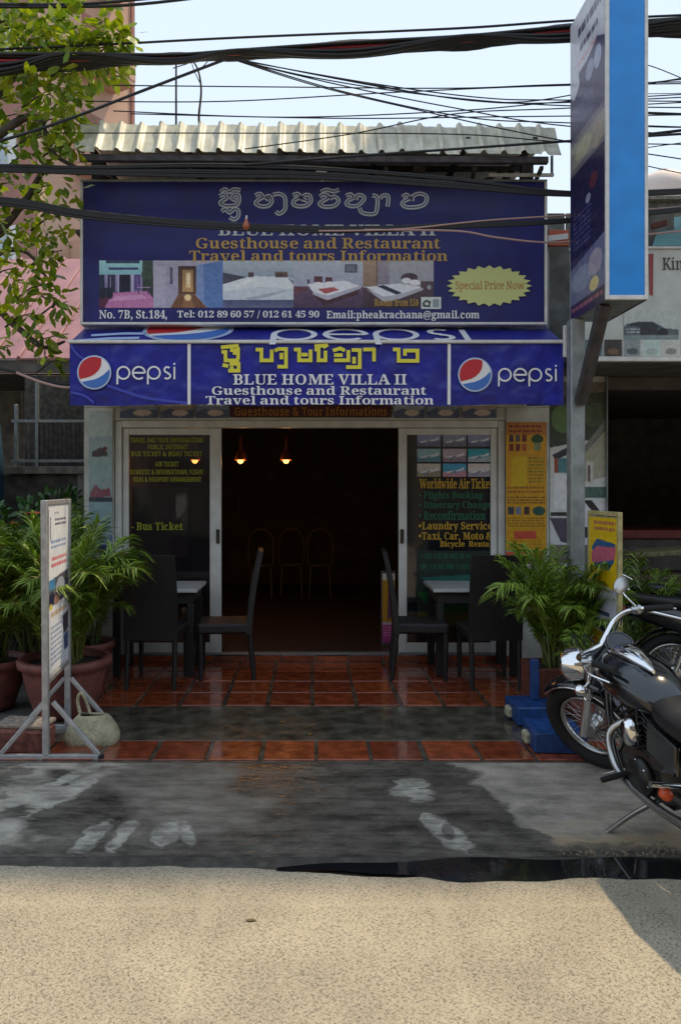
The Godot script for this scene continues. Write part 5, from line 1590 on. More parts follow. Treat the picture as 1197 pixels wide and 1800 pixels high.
func yellow_sign() -> void:
	var a := Vector3(2.03, 0, -5.78)
	var b := Vector3(2.065, 0, -5.32)
	var t := thing("yellow_stand_sign", "yellow pavement sign with a boat picture beside the palm", "sign", Vector3(2.05, FLOOR, -5.55))
	for e in [a, b]:
		var s := nst()
		bar(s, e + Vector3(0, FLOOR, 0), e + Vector3(0, 1.555, 0), 0.03, 0.03); obj("post", s, mat("cream_paint", Color(0.55, 0.48, 0.22), 0.5, 0, 0.3, 2.0), t)
		s = nst()
		bar(s, e + Vector3(-0.22, FLOOR + 0.015, 0), e + Vector3(0.22, FLOOR + 0.015, 0), 0.03, 0.03); obj("foot_bar", s, M.cream_paint, t)
	var s := nst()
	bar(s, a + Vector3(0, 1.54, 0.015), b + Vector3(0, 1.54, -0.015), 0.03, 0.03); obj("top_rail", s, M.cream_paint, t)
	s = nst()
	bar(s, a + Vector3(0, 0.98, 0.015), b + Vector3(0, 0.98, -0.015), 0.018, 1.08); obj("panel", s, M.cream_paint, t)
	var ops := [["w", 0.2, 0.02, 0.95, 0.10, 2, "b06a50"], ["p", [0.12, 0.2, 0.3, 0.14, 0.95, 0.16, 0.9, 0.28, 0.7, 0.34, 0.2, 0.33], "2a5a8c"], ["p", [0.1, 0.24, 0.3, 0.19, 0.98, 0.18, 0.92, 0.26, 0.3, 0.30, 0.12, 0.31], "c06078"], ["e", 0.6, 0.31, 0.12, 0.03, "7aa05a"],
		["p", [0.05, 0.42, 1, 0.46, 1, 0.76, 0.05, 0.74], "c4c0cc"], ["w", 0.15, 0.46, 0.9, 0.49, 1, "a08890"], ["r", 0.3, 0.5, 0.34, 0.62, "8a8a80"], ["p", [0.12, 0.60, 0.8, 0.60, 0.9, 0.66, 0.85, 0.70, 0.2, 0.68], "d8dce4"], ["r", 0.3, 0.61, 0.75, 0.64, "4a5a7c"], ["p", [0.08, 0.66, 0.9, 0.70, 0.8, 0.76, 0.15, 0.72], "25345c"], ["p", [0.08, 0.70, 0.3, 0.71, 0.2, 0.74], "2a7a74"],
		["w", 0.08, 0.80, 0.9, 0.88, 2, "c05a4c"], ["r", 0.05, 0.92, 0.5, 1, "9098b0"]]
	s = nst()
	var n := Vector3(-1, 0, -0.075).normalized() * 0.013
	quad(s, a + n + Vector3(0, 1.51, 0.01), b + n + Vector3(0, 1.51, -0.01), b + n + Vector3(0, 0.45, -0.01), a + n + Vector3(0, 0.45, 0.01)); obj("printed_face", s, printed(paint(128, 300, "d8b414", ops, 0.05, 96), 0.4), t)

# ---------------------------------------------------------------- furniture
func furniture() -> void:
	# a high-backed wicker chair facing -z
	var ch := thing("wicker_chair", "high-backed dark wicker chair with its back to the street, left of the door", "chair", Vector3.ZERO, "wicker chairs on the porch")
	var s := nst()
	box(s, Vector3(0, 0.425, 0), Vector3(0.43, 0.085, 0.44), 0.018); obj("seat", s, M.wicker, ch)
	s = nst()
	var rings := []
	for j in 9:
		var q := j / 8.0
		var zz := 0.205 + 0.10 * pow(q, 1.6)
		var y := lerpf(0.38, 1.06, q)
		var hw := 0.215 - 0.006 * q
		var th := 0.024 - 0.006 * q
		rings.append([Vector3(-hw, y, zz - th), Vector3(-hw, y, zz + th), Vector3(hw, y, zz + th), Vector3(hw, y, zz - th)])
	skin(s, rings, true, -1)
	s.set_smooth_group(-1)
	face(s, rings[8], Vector3.UP)
	obj("backrest", s, M.wicker, ch)
	for x in [-0.19, 0.19]:
		s = nst()
		tube(s, [Vector3(x, 0, 0.245), Vector3(x, 0.2, 0.225), Vector3(x, 0.42, 0.205)], 0.019, 0.023, 8); obj("leg", s, M.wicker, ch)
		s = nst()
		tube(s, [Vector3(x, 0, -0.19), Vector3(x, 0.39, -0.195)], 0.018, 0.023, 8); obj("leg", s, M.wicker, ch)
	var tb := thing("porch_table", "small table with a pale top behind the left wicker chairs", "table", Vector3.ZERO, "porch tables")
	s = nst()
	box(s, Vector3(0, 0.725, 0), Vector3(0.74, 0.03, 0.60), 0.004); obj("table_top", s, M.table_top, tb)
	s = nst()
	box(s, Vector3(0, 0.66, 0), Vector3(0.66, 0.098, 0.52), 0.004); obj("apron", s, M.wicker, tb)
	for x in [-0.31, 0.31]:
		for z in [-0.24, 0.24]:
			s = nst()
			box(s, Vector3(x, 0.305, z), Vector3(0.06, 0.61, 0.06), 0.006); obj("leg", s, M.wicker, tb)
	var y := FLOOR + 0.013
	ch.position = Vector3(-1.24, y, -6.50)
	ch.rotation.y = -0.06
	tb.position = Vector3(-1.31, y, -6.93)
	var c := copy(ch, "dark wicker chair turned sideways to the left table")
	c.position = Vector3(-0.72, y, -6.74)
	c.rotation.y = PI / 2 + 0.08
	c = copy(ch, "high-backed dark wicker chair with its back to the street, right of the door")
	c.position = Vector3(1.45, y, -6.50)
	c.rotation.y = 0.05
	c = copy(ch, "dark wicker chair turned sideways to the right table")
	c.position = Vector3(0.93, y, -6.74)
	c.rotation.y = -PI / 2 - 0.06
	var t2 := copy(tb, "small table with a pale top behind the right wicker chairs")
	t2.position = Vector3(1.40, y, -6.95)

# ---------------------------------------------------------------- plants
func frond(L: float, droop: float, leaflets: int, width: float, r: RandomNumberGenerator, tone: float) -> Mesh:
	# a feathery palm leaf rising from the origin and arching towards +x
	var s := nst()
	s.set_smooth_group(-1)
	var pts := []
	var sway := r.randf_range(-0.10, 0.10)
	for i in 15:
		var q := i / 14.0
		pts.append(Vector3(L * (0.13 * q + 0.30 * q * q * droop), L * (1.0 * q - 0.38 * droop * q * q * q), sway * L * q * q))
	s.set_color(Color(0.13, 0.15, 0.03))
	tube(s, pts, 0.007, 0.002, 5, false)
	s.set_smooth_group(-1)
	for k in leaflets:
		var q := 0.22 + 0.77 * k / leaflets
		var f := q * 14.0
		var i := mini(int(f), 13)
		var p: Vector3 = pts[i].lerp(pts[i + 1], f - i)
		var dir: Vector3 = (pts[i + 1] - pts[i]).normalized()
		for side in [-1.0, 1.0]:
			var len := width * (0.50 + 0.60 * sin(PI * clampf(q * 1.05 - 0.15, 0, 1))) * r.randf_range(0.75, 1.1)
			var out := (Vector3(0, 0, side) * r.randf_range(0.6, 0.85) + dir * 0.85 + Vector3(r.randfn(), r.randfn(), r.randfn()) * 0.12).normalized()
			var tip := p + out * len + Vector3(0, -len * r.randf_range(0.15, 0.55), 0)
			var mid := p + out * len * 0.5 + Vector3(0, -len * 0.03, 0)
			var wv := out.cross(Vector3(r.randfn() * 0.4, 1, r.randfn() * 0.4)).normalized() * 0.0058 + dir * 0.002
			var g := r.randf_range(0.65, 1.3) * tone
			var col := Color(0.15 * g, 0.235 * g, 0.025 * g)
			if r.randf() < 0.05: col = Color(0.24, 0.20, 0.05)
			s.set_color(col)
			tri(s, p - wv * 0.4, p + wv * 0.4, mid + wv)
			tri(s, p - wv * 0.4, mid + wv, mid - wv)
			tri(s, mid - wv, mid + wv, tip)
	s.generate_normals()
	return s.commit()

func palm(label: String, at: Vector3, n: int, L0: float, L1: float, sd: int) -> void:
	var r := RandomNumberGenerator.new()
	r.seed = sd
	var t := thing("potted_palm", label, "palm", at)
	var kinds := []
	for k in 7:
		kinds.append(frond(1.0, [0.35, 0.6, 0.85, 1.05, 0.5, 0.75, 0.95][k], 52, 0.19, r, r.randf_range(0.85, 1.3)))
	for i in n:
		var L := r.randf_range(L0, L1)
		var k := r.randi() % 7
		var o := inst("frond", kinds[k], M.palm, t)
		var B := Basis(Vector3.UP, TAU * (i * 0.382 + r.randf() * 0.1)) * Basis(Vector3.BACK, -r.randf_range(-0.05, 0.26) * (1.0 if i % 3 else 0.2))
		o.transform = Transform3D(B * Basis.from_scale(Vector3.ONE * L), Vector3(r.randf_range(-0.1, 0.1), 0, r.randf_range(-0.1, 0.1)))
	for i in 7:
		var s := nst()
		s.set_color(Color(0.07, 0.09, 0.03))
		var a := r.randf() * TAU
		var p := at + Vector3(cos(a) * 0.08, -0.06, sin(a) * 0.08)
		tube(s, [p, p + Vector3(cos(a) * 0.03, 0.22, sin(a) * 0.03)], 0.016, 0.009, 6); obj("stem", s, M.palm, t)

func pot(label: String, at: Vector3, r: float, h: float, m: Material) -> void:
	var t := thing("clay_pot", label, "pot", at, "clay pots with palms")
	var s := nst()
	lathe(s, [Vector2(0.001, 0.001), Vector2(r * 0.62, 0.001), Vector2(r * 0.70, h * 0.1), Vector2(r * 0.86, h * 0.45), Vector2(r * 0.95, h * 0.75), Vector2(r * 0.97, h * 0.84), Vector2(r * 1.07, h * 0.86), Vector2(r * 1.08, h * 0.97), Vector2(r * 1.04, h), Vector2(r * 0.93, h), Vector2(r * 0.90, h * 0.88)], at, 36)
	obj("pot_wall", s, m, t)
	s = nst()
	lathe(s, [Vector2(r * 0.91, h * 0.86), Vector2(r * 0.5, h * 0.9), Vector2(0.001, h * 0.92)], at, 24)
	obj("soil", s, M.soil, t)

func pots_and_palms() -> void:
	var y := FLOOR + 0.012
	pot("large pinkish clay pot behind the white pavement sign", Vector3(-1.72, y, -5.60), 0.30, 0.40, M.clay)
	pot("clay pot cut by the left edge of the picture", Vector3(-2.32, y, -5.75), 0.27, 0.36, M.clay)
	pot("clay pot in the shade behind the large pinkish pot", Vector3(-1.80, y, -6.40), 0.22, 0.36, M.clay)
	palm("dense feathery palm in the large pot behind the white pavement sign", Vector3(-1.72, y + 0.37, -5.60), 74, 0.70, 1.24, 11)
	palm("feathery palm cut by the left edge of the picture", Vector3(-2.32, y + 0.34, -5.75), 66, 0.8, 1.3, 12)
	palm("palm in the shade behind the left wicker chair", Vector3(-1.80, y + 0.34, -6.40), 24, 0.55, 0.85, 13)
	palm("tall bushy palm behind the pinkish pot, beside the left pillar", Vector3(-2.12, y + 0.25, -6.25), 60, 0.95, 1.42, 17)
	pot("round clay pot behind the cruiser's front wheel", Vector3(1.88, y, -5.30), 0.16, 0.25, M.clay)
	var t := thing("square_planter", "square brick-red planter under the right palm", "planter", Vector3(1.76, y, -5.75))
	var s := nst()
	for k in 4:
		s = nst()
		var B := Basis(Vector3.UP, k * PI / 2)
		box(s, Vector3(1.76, y + 0.16, -5.75) + B * Vector3(0, 0, 0.175), Vector3(0.38 if k % 2 == 0 else 0.318, 0.32, 0.03), 0.006, B); obj("side", s, M.brick_red, t)
	s = nst()
	span(s, Vector3(1.605, y + 0.02, -5.905), Vector3(1.915, y + 0.28, -5.595), 0.01); obj("soil", s, M.soil, t)
	palm("feathery palm in the square planter on the right", Vector3(1.80, y + 0.30, -5.74), 64, 0.60, 1.08, 14)
	palm("small palm in the round pot beside the yellow sign", Vector3(1.88, y + 0.23, -5.30), 16, 0.40, 0.65, 15)
	palm("palm standing behind the yellow pavement sign", Vector3(2.55, y + 0.1, -6.2), 12, 0.9, 1.2, 16)

func leaf(s: SurfaceTool, p: Vector3, dir: Vector3, n: Vector3, L: float, w: float, col: Color) -> void:
	var side := dir.cross(n).normalized() * w
	var up := n * L * 0.08
	var m1 := p + dir * L * 0.35 - up * 0.6
	var m2 := p + dir * L * 0.72 - up * 0.4
	var tip := p + dir * L - up * 1.6
	s.set_color(col)
	tri(s, p, m1 + side * 0.8, m1); tri(s, p, m1, m1 - side * 0.8)
	tri(s, m1, m1 + side * 0.8, m2 + side * 0.9); tri(s, m1, m2 + side * 0.9, m2)
	tri(s, m1, m2, m2 - side * 0.9); tri(s, m1, m2 - side * 0.9, m1 - side * 0.8)
	tri(s, m2, m2 + side * 0.9, tip); tri(s, m2, tip, m2 - side * 0.9)

func shrubs() -> void:
	var r := RandomNumberGenerator.new()
	for k in 6:
		r.seed = 200 + k
		var c: Vector3 = [Vector3(-2.95, 1.25, -6.9), Vector3(-2.55, 1.2, -7.2), Vector3(-2.42, 1.3, -7.7), Vector3(-3.05, 0.8, -6.6), Vector3(-2.5, 0.75, -6.7), Vector3(-2.2, 0.7, -7.1)][k]
		var t := thing("flowering_shrub", ["leafy shrub with red flowers at the left edge", "leafy shrub with orange-red flowers below the pale ledge", "dark leafy shrub against the guesthouse's left corner", "low dark leafy shrub at the left edge", "low leafy shrub behind the left palms", "low leafy shrub beside the left pillar"][k], "shrub", Vector3(c.x, FLOOR, c.z), "shrubs left of the guesthouse")
		var s := nst()
		s.set_smooth_group(-1)
		for i in 420:
			var v := Vector3(r.randfn() * 0.20, r.randfn() * 0.22, r.randfn() * 0.20).limit_length(0.38)
			var dir := (v + Vector3(r.randfn(), r.randfn() * 0.6, r.randfn()) * 0.15).normalized()
			var n := Vector3(r.randfn() * 0.5, 1, r.randfn() * 0.5).normalized()
			var g := r.randf_range(0.6, 1.3)
			leaf(s, c + v, dir, n, r.randf_range(0.07, 0.12), 0.022, Color(0.035 * g, 0.10 * g, 0.02 * g))
		obj("foliage", s, M.palm, t)
		s = nst()
		s.set_color(Color(0.06, 0.05, 0.03))
		for i in 4:
			tube(s, smooth_path([Vector3(c.x + r.randfn() * 0.06, FLOOR, c.z + r.randfn() * 0.06), Vector3(c.x + r.randfn() * 0.08, c.y * 0.6, c.z + r.randfn() * 0.08), c + Vector3(r.randfn() * 0.12, 0.1, r.randfn() * 0.12)], 4), 0.012, 0.005, 5)
		obj("stem", s, M.bark, t)
		if k < 2:
			for i in 5:
				s = nst()
				s.set_smooth_group(-1)
				var p := c + Vector3(r.randf_range(-0.22, 0.2), r.randf_range(-0.02, 0.30), r.randf_range(0.1, 0.3))
				for j in 9:
					var a := TAU * j / 9 + r.randf()
					leaf(s, p, Vector3(cos(a), 0.35, sin(a) + 0.4).normalized(), Vector3.UP, 0.085, 0.032, Color(0.60, 0.07, 0.02))
				obj("flower", s, M.palm, t)

func PT(u: float, v: float, d: float) -> Vector3:
	return P(u, v, d + 0.78)

func tree() -> void:
	var r := RandomNumberGenerator.new()
	r.seed = 77
	var base := Vector3(-3.95, FLOOR, -6.45)
	var t := thing("street_tree", "broad-leaved street tree reaching in from the left edge", "tree", base)
	var s := nst()
	tube(s, smooth_path([base, base + Vector3(0.05, 1.2, 0), base + Vector3(-0.05, 2.4, 0.05), base + Vector3(0.1, 3.6, 0), base + Vector3(0.25, 5.2, -0.1)]), 0.16, 0.06, 12); obj("trunk", s, M.bark, t)
	# limbs that reach into the picture
	var limbs := [[base + Vector3(0.05, 2.9, 0), PT(-60, 520, 5.9), PT(30, 575, 5.9), PT(75, 610, 5.8), PT(115, 600, 5.8)],
		[base + Vector3(0.05, 3.1, 0), PT(-40, 430, 5.7), PT(40, 360, 5.6), PT(80, 300, 5.5), PT(135, 298, 5.5)],
		[base + Vector3(0.1, 3.6, 0), PT(-60, 230, 5.9), PT(30, 130, 5.8), PT(110, 80, 5.6), PT(190, 75, 5.5)],
		[base + Vector3(0.1, 3.4, 0), PT(-30, 260, 5.5), PT(60, 205, 5.4), PT(95, 270, 5.4), PT(150, 300, 5.4)],
		[base + Vector3(0.2, 4.6, 0), PT(-40, 60, 6.0), PT(60, 10, 6.0), PT(150, -60, 6.0)],
		[base + Vector3(0.0, 2.6, 0), PT(-50, 470, 6.3), PT(40, 440, 6.3), PT(90, 500, 6.2)]]
	for l in limbs:
		s = nst()
		tube(s, smooth_path(l), 0.045, 0.010, 7); obj("limb", s, M.bark, t)
	# crown: clumps of leaves round the limb ends
	var clumps := [[20, 90, 5.7, 0.26, 90, 1], [90, 60, 5.6, 0.26, 110, 1], [150, 70, 5.5, 0.26, 130, 1], [195, 80, 5.5, 0.17, 70, 1], [60, 20, 5.9, 0.28, 70, 1], [140, 110, 5.5, 0.2, 70, 1], [60, 130, 5.6, 0.2, 60, 1], [215, 75, 5.5, 0.1, 26, 1],
		[90, 165, 5.5, 0.2, 60, 1], [30, 200, 5.6, 0.2, 36, 1], [110, 205, 5.4, 0.16, 40, 1], [75, 235, 5.4, 0.16, 36, 1], [120, 255, 5.4, 0.11, 20, 1], [60, 270, 5.4, 0.13, 22, 1], [130, 175, 5.4, 0.10, 16, 1],
		[20, 320, 5.6, 0.2, 34, 1], [90, 325, 5.5, 0.18, 30, 1], [40, 400, 5.7, 0.26, 80, 0], [105, 380, 5.6, 0.16, 44, 0], [110, 440, 5.6, 0.14, 40, 0], [30, 470, 5.8, 0.26, 80, 0], [80, 500, 5.8, 0.18, 50, 0], [120, 530, 5.7, 0.13, 34, 0], [60, 550, 5.8, 0.13, 28, 0], [100, 590, 5.8, 0.13, 36, 0], [115, 630, 5.8, 0.09, 18, 0], [15, 610, 5.9, 0.08, 14, 0], [10, 530, 6.0, 0.16, 26, 0],
		[-60, 60, 5.8, 0.5, 160, 1], [-60, 300, 5.9, 0.5, 140, 1], [-160, 150, 6.0, 0.7, 220, 1], [-250, 30, 6.2, 0.9, 300, 1], [60, -90, 6.1, 0.4, 160, 1], [-70, -120, 6.2, 0.7, 240, 1], [180, -60, 5.9, 0.22, 70, 1]]
	s = nst()
	s.set_smooth_group(-1)
	var count := 0
	for c in clumps:
		var p := PT(c[0] - (0 if c[5] else 22), c[1], c[2])
		for i in int(c[4] * (1.35 if c[5] else 1.05)):
			var v: Vector3 = Vector3(r.randfn(), r.randfn() * 0.85, r.randfn()).limit_length(2.1) * c[3] * 0.62
			var dir := (v.normalized() * 0.6 + Vector3(r.randfn() * 0.6, -0.35 + r.randfn() * 0.4, r.randfn() * 0.6)).normalized()
			var n := (Vector3(0, 1, 0) + Vector3(r.randfn(), r.randfn() * 0.5, r.randfn()) * 0.55).normalized()
			var g := r.randf_range(0.7, 1.3)
			var col := Color(0.16 * g, 0.24 * g, 0.025 * g)
			var q := r.randf()
			if q < 0.5: col = Color(0.34 * g, 0.38 * g, 0.03)
			elif q < 0.26: col = Color(0.26 * g, 0.14 * g, 0.03)
			elif q < 0.275: col = Color(0.30, 0.07, 0.04)
			leaf(s, p + v, dir, n, r.randf_range(0.07, 0.135), r.randf_range(0.020, 0.036), col)
			count += 1
	var o := obj("crown", s, M.leaf, t)
	# young twigs joining the clumps
	for i in range(0, 27):
		s = nst()
		var a := PT(clumps[i][0], clumps[i][1], clumps[i][2])
		var b := PT(clumps[i][0] - 50, clumps[i][1] + 25, clumps[i][2] + 0.15)
		tube(s, [b, a.lerp(b, 0.5) + Vector3(0, 0.03, 0), a], 0.009, 0.004, 5)
		obj("twig", s, M.bark, t)

# ---------------------------------------------------------------- small things on the ground
func small_things() -> void:
	var y := FLOOR
	var t := thing("masonry_block", "reddish masonry block with a pale crust at the sign's foot", "block", Vector3(-1.74, y, -4.86))
	var s := nst()
	box(s, Vector3(-1.74, y + 0.075, -4.86), Vector3(0.32, 0.15, 0.20), 0.018, Basis(Vector3.UP, -0.12)); obj("brickwork", s, mat("old_brick", Color(0.26, 0.09, 0.065), 0.85, 0, 0.5, 3.0), t)
	s = nst()
	box(s, Vector3(-1.735, y + 0.163, -4.87), Vector3(0.31, 0.028, 0.19), 0.010, Basis(Vector3.UP, -0.12)); obj("mortar_crust", s, mat("crust", Color(0.42, 0.34, 0.27), 0.9, 0, 0.45, 3.0), t)
	t = thing("concrete_weight", "cream concrete weight with a bent rod handle beside the white sign", "weight", Vector3(-1.36, y, -4.98))
	s = nst()
	var rings := []
	for j in 7:
		var q := j / 6.0
		var hx: float = [0.145, 0.160, 0.158, 0.130, 0.108, 0.096, 0.080][j]
		var hz: float = [0.085, 0.10, 0.098, 0.075, 0.055, 0.045, 0.035][j]
		var yy: float = [0.0, 0.015, 0.055, 0.115, 0.160, 0.180, 0.186][j]
		var ring := []
		for k in 16:
			var a := -TAU * k / 16
			var e := 0.42
			ring.append(Vector3(-1.36 + 0.012 * sin(a * 3 + j) + signf(cos(a)) * pow(absf(cos(a)), e) * hx, y + yy + 0.006 * sin(a * 2 + 1.0), -4.98 + signf(sin(a)) * pow(absf(sin(a)), e) * hz))
		rings.append(ring)
	skin(s, rings, true)
	face(s, rings[6], Vector3.UP)
	obj("weight_body", s, M.stone, t)
	s = nst()
	tube(s, smooth_path([Vector3(-1.43, y + 0.17, -4.98), Vector3(-1.45, y + 0.27, -4.98), Vector3(-1.43, y + 0.315, -4.98), Vector3(-1.40, y + 0.27, -4.98), Vector3(-1.37, y + 0.18, -4.98)]), 0.011, 0.009, 7); obj("handle", s, M.stone, t)
	s = nst()
	tube(s, smooth_path([Vector3(-1.30, y + 0.18, -4.98), Vector3(-1.25, y + 0.15, -4.97), Vector3(-1.20, y + 0.06, -4.96)]), 0.006, 0.006, 6); obj("cord", s, M.stone, t)
	t = thing("red_peg", "short orange-red peg standing behind the masonry block", "peg", Vector3(-1.70, y, -5.08))
	s = nst()
	bar(s, Vector3(-1.695, y, -5.08), Vector3(-1.685, y + 0.36, -5.10), 0.045, 0.02, 0.004); obj("peg_board", s, mat("red_paint", Color(0.45, 0.06, 0.02), 0.5, 0, 0.3, 3.0), t)
	s = nst()
	box(s, Vector3(-1.692, y + 0.30, -5.085), Vector3(0.012, 0.05, 0.03), 0.002); obj("slot", s, M.dark_room, t)
	# blue wooden bases
	for k in 2:
		var at: Vector3 = [Vector3(1.53, y + 0.012, -5.46), Vector3(1.50, y + 0.012, -4.90)][k]
		t = thing("sign_weight", ["blue wooden sign weight with an upright post beside the square planter", "blue wooden sign weight in front of the cruiser's wheel"][k], "sign weight", at, "blue wooden sign weights")
		s = nst()
		box(s, at + Vector3(0, 0.062, 0), Vector3(0.31, 0.122, 0.32), 0.008, Basis(Vector3.UP, [0.03, -0.05][k])); obj("block", s, M.blue_wood, t)
		s = nst()
		box(s, at + Vector3(-0.165, 0.05, -0.02), Vector3(0.04, 0.07, 0.10), 0.012); obj("stone_chock", s, M.stone, t)
		if k == 0:
			s = nst()
			bar(s, at + Vector3(0.02, 0.124, -0.05), at + Vector3(0.02, 0.40, -0.05), 0.055, 0.055, 0.005); obj("post", s, M.blue_wood, t)
	# fallen leaves, grit along the gutter
	var r := RandomNumberGenerator.new()
	r.seed = 5
	for k in 5:
		var p: Vector3 = [Vector3(-0.26, 0.006, -3.16), Vector3(-0.55, FLOOR + 0.014, -5.3), Vector3(-0.18, FLOOR + 0.014, -5.38), Vector3(-0.02, FLOOR + 0.014, -5.32), Vector3(0.02, FLOOR + 0.014, -5.16)][k]
		var o := nst()
		o.set_smooth_group(-1)
		leaf(o, p, Vector3(cos(k * 2.1), 0.05, sin(k * 2.1)), Vector3.UP, r.randf_range(0.035, 0.06), 0.010, [Color(0.16, 0.11, 0.06), Color(0.12, 0.07, 0.03), Color(0.36, 0.20, 0.03), Color(0.30, 0.13, 0.03), Color(0.30, 0.17, 0.03)][k])
		tag(obj("fallen_leaf", o, M.palm), ["curled brown fallen leaf on the sunny road", "dark fallen leaf on the left of the concrete strip", "yellow fallen leaf in the middle of the concrete strip", "orange-brown fallen leaf near the strip's middle", "small yellow fallen leaf at the strip's front edge"][k], "leaf", "fallen leaves")
	s = nst()
	for k in 260:
		var p := Vector3(r.randf_range(1.15, 3.0), 0, 0)
		p.z = -(3.70 + absf(r.randfn()) * 0.05)
		p.y = 0.008 + 0.12 * (-p.z - 3.70)
		var q := r.randf_range(0.004, 0.014)
		box(s, p, Vector3(q * 1.4, q, q), q * 0.25, Basis(Vector3(r.randf(), 1, r.randf()).normalized(), r.randf() * 6.0))
	tag(obj("gravel", s, mat("grit", Color(0.28, 0.22, 0.15), 0.9, 0, 0.4, 4.0)), "loose gravel and grit along the right gutter edge", "gravel", "", "stuff")
	# bulb hung on the cable before the signboard
	t = thing("hanging_bulb", "small reddish bulb hanging on the cable in front of the signboard", "bulb", P(433, 396, 6.0))
	s = nst()
	lathe(s, [Vector2(0.001, -0.035), Vector2(0.02, -0.028), Vector2(0.028, -0.006), Vector2(0.022, 0.016), Vector2(0.012, 0.03), Vector2(0.012, 0.045), Vector2(0.001, 0.047)], P(433, 396, 6.0), 14); obj("bulb_glass", s, mat("amber_glass", Color(0.35, 0.10, 0.05), 0.15), t)
	s = nst()
	tube(s, [P(433, 386, 6.0), P(434, 379, 6.0)], 0.008, 0.006, 6); obj("socket", s, M.white_trim, t)

# ---------------------------------------------------------------- cruiser
func wheel(parent: Node, c: Vector3, B: Basis, R: float, w: float, spokes: int, called := "wheel") -> void:
	var s := nst()
	torus(s, c, B, R - w * 0.5, w * 0.5, 44, 10, 1.0)
	var ty := obj("tyre", s, M.rubber, parent)
	s = nst()
	torus(s, c, B, R - w - 0.010, 0.012, 40, 8, 1.8); obj("rim", s, M.dull_chrome, parent)
	s = nst()
	for i in spokes:
		var a := TAU * i / spokes
		var p := B * Vector3(0, cos(a), sin(a))
		var q := B * Vector3(0, cos(a + 0.5), sin(a + 0.5))
		tube(s, [c + q * 0.045 + B.x * (0.03 if i % 2 else -0.03), c + p * (R - w - 0.018)], 0.0022, 0.0022, 4, false)
	obj("spokes", s, M.dull_chrome, parent)
	s = nst()
	lathe(s, [Vector2(0.001, -0.06), Vector2(0.045, -0.06), Vector2(0.055, -0.05), Vector2(0.04, -0.03), Vector2(0.04, 0.03), Vector2(0.055, 0.05), Vector2(0.045, 0.06), Vector2(0.001, 0.06)], c, 20, B * Basis(Vector3.BACK, PI / 2)); obj("hub", s, M.dull_chrome, parent)

func mount(called: String, parent: Node3D, label := "") -> Node3D:
	var n := Node3D.new()
	n.name = called
	parent.add_child(n, true)
	if label: n.set_meta("label", label)
	return n

func loft(s: SurfaceTool, secs: Array, sides := 24, power := 0.75) -> void:
	# secs: [centre, half width (x), half height (y)] along z
	var rings := []
	for e in secs:
		var ring := []
		for k in sides:
			var a := -TAU * k / sides
			ring.append(e[0] + Vector3(signf(cos(a)) * pow(absf(cos(a)), power) * e[1], signf(sin(a)) * pow(absf(sin(a)), power) * e[2], 0))
		rings.append(ring)
	skin(s, rings, true)
	s.set_smooth_group(-1)
	face(s, rings[0], Vector3(0, 0, rings[0][0].z - rings[1][0].z))
	var n := rings.size()
	face(s, rings[n - 1], Vector3(0, 0, rings[n - 1][0].z - rings[n - 2][0].z))

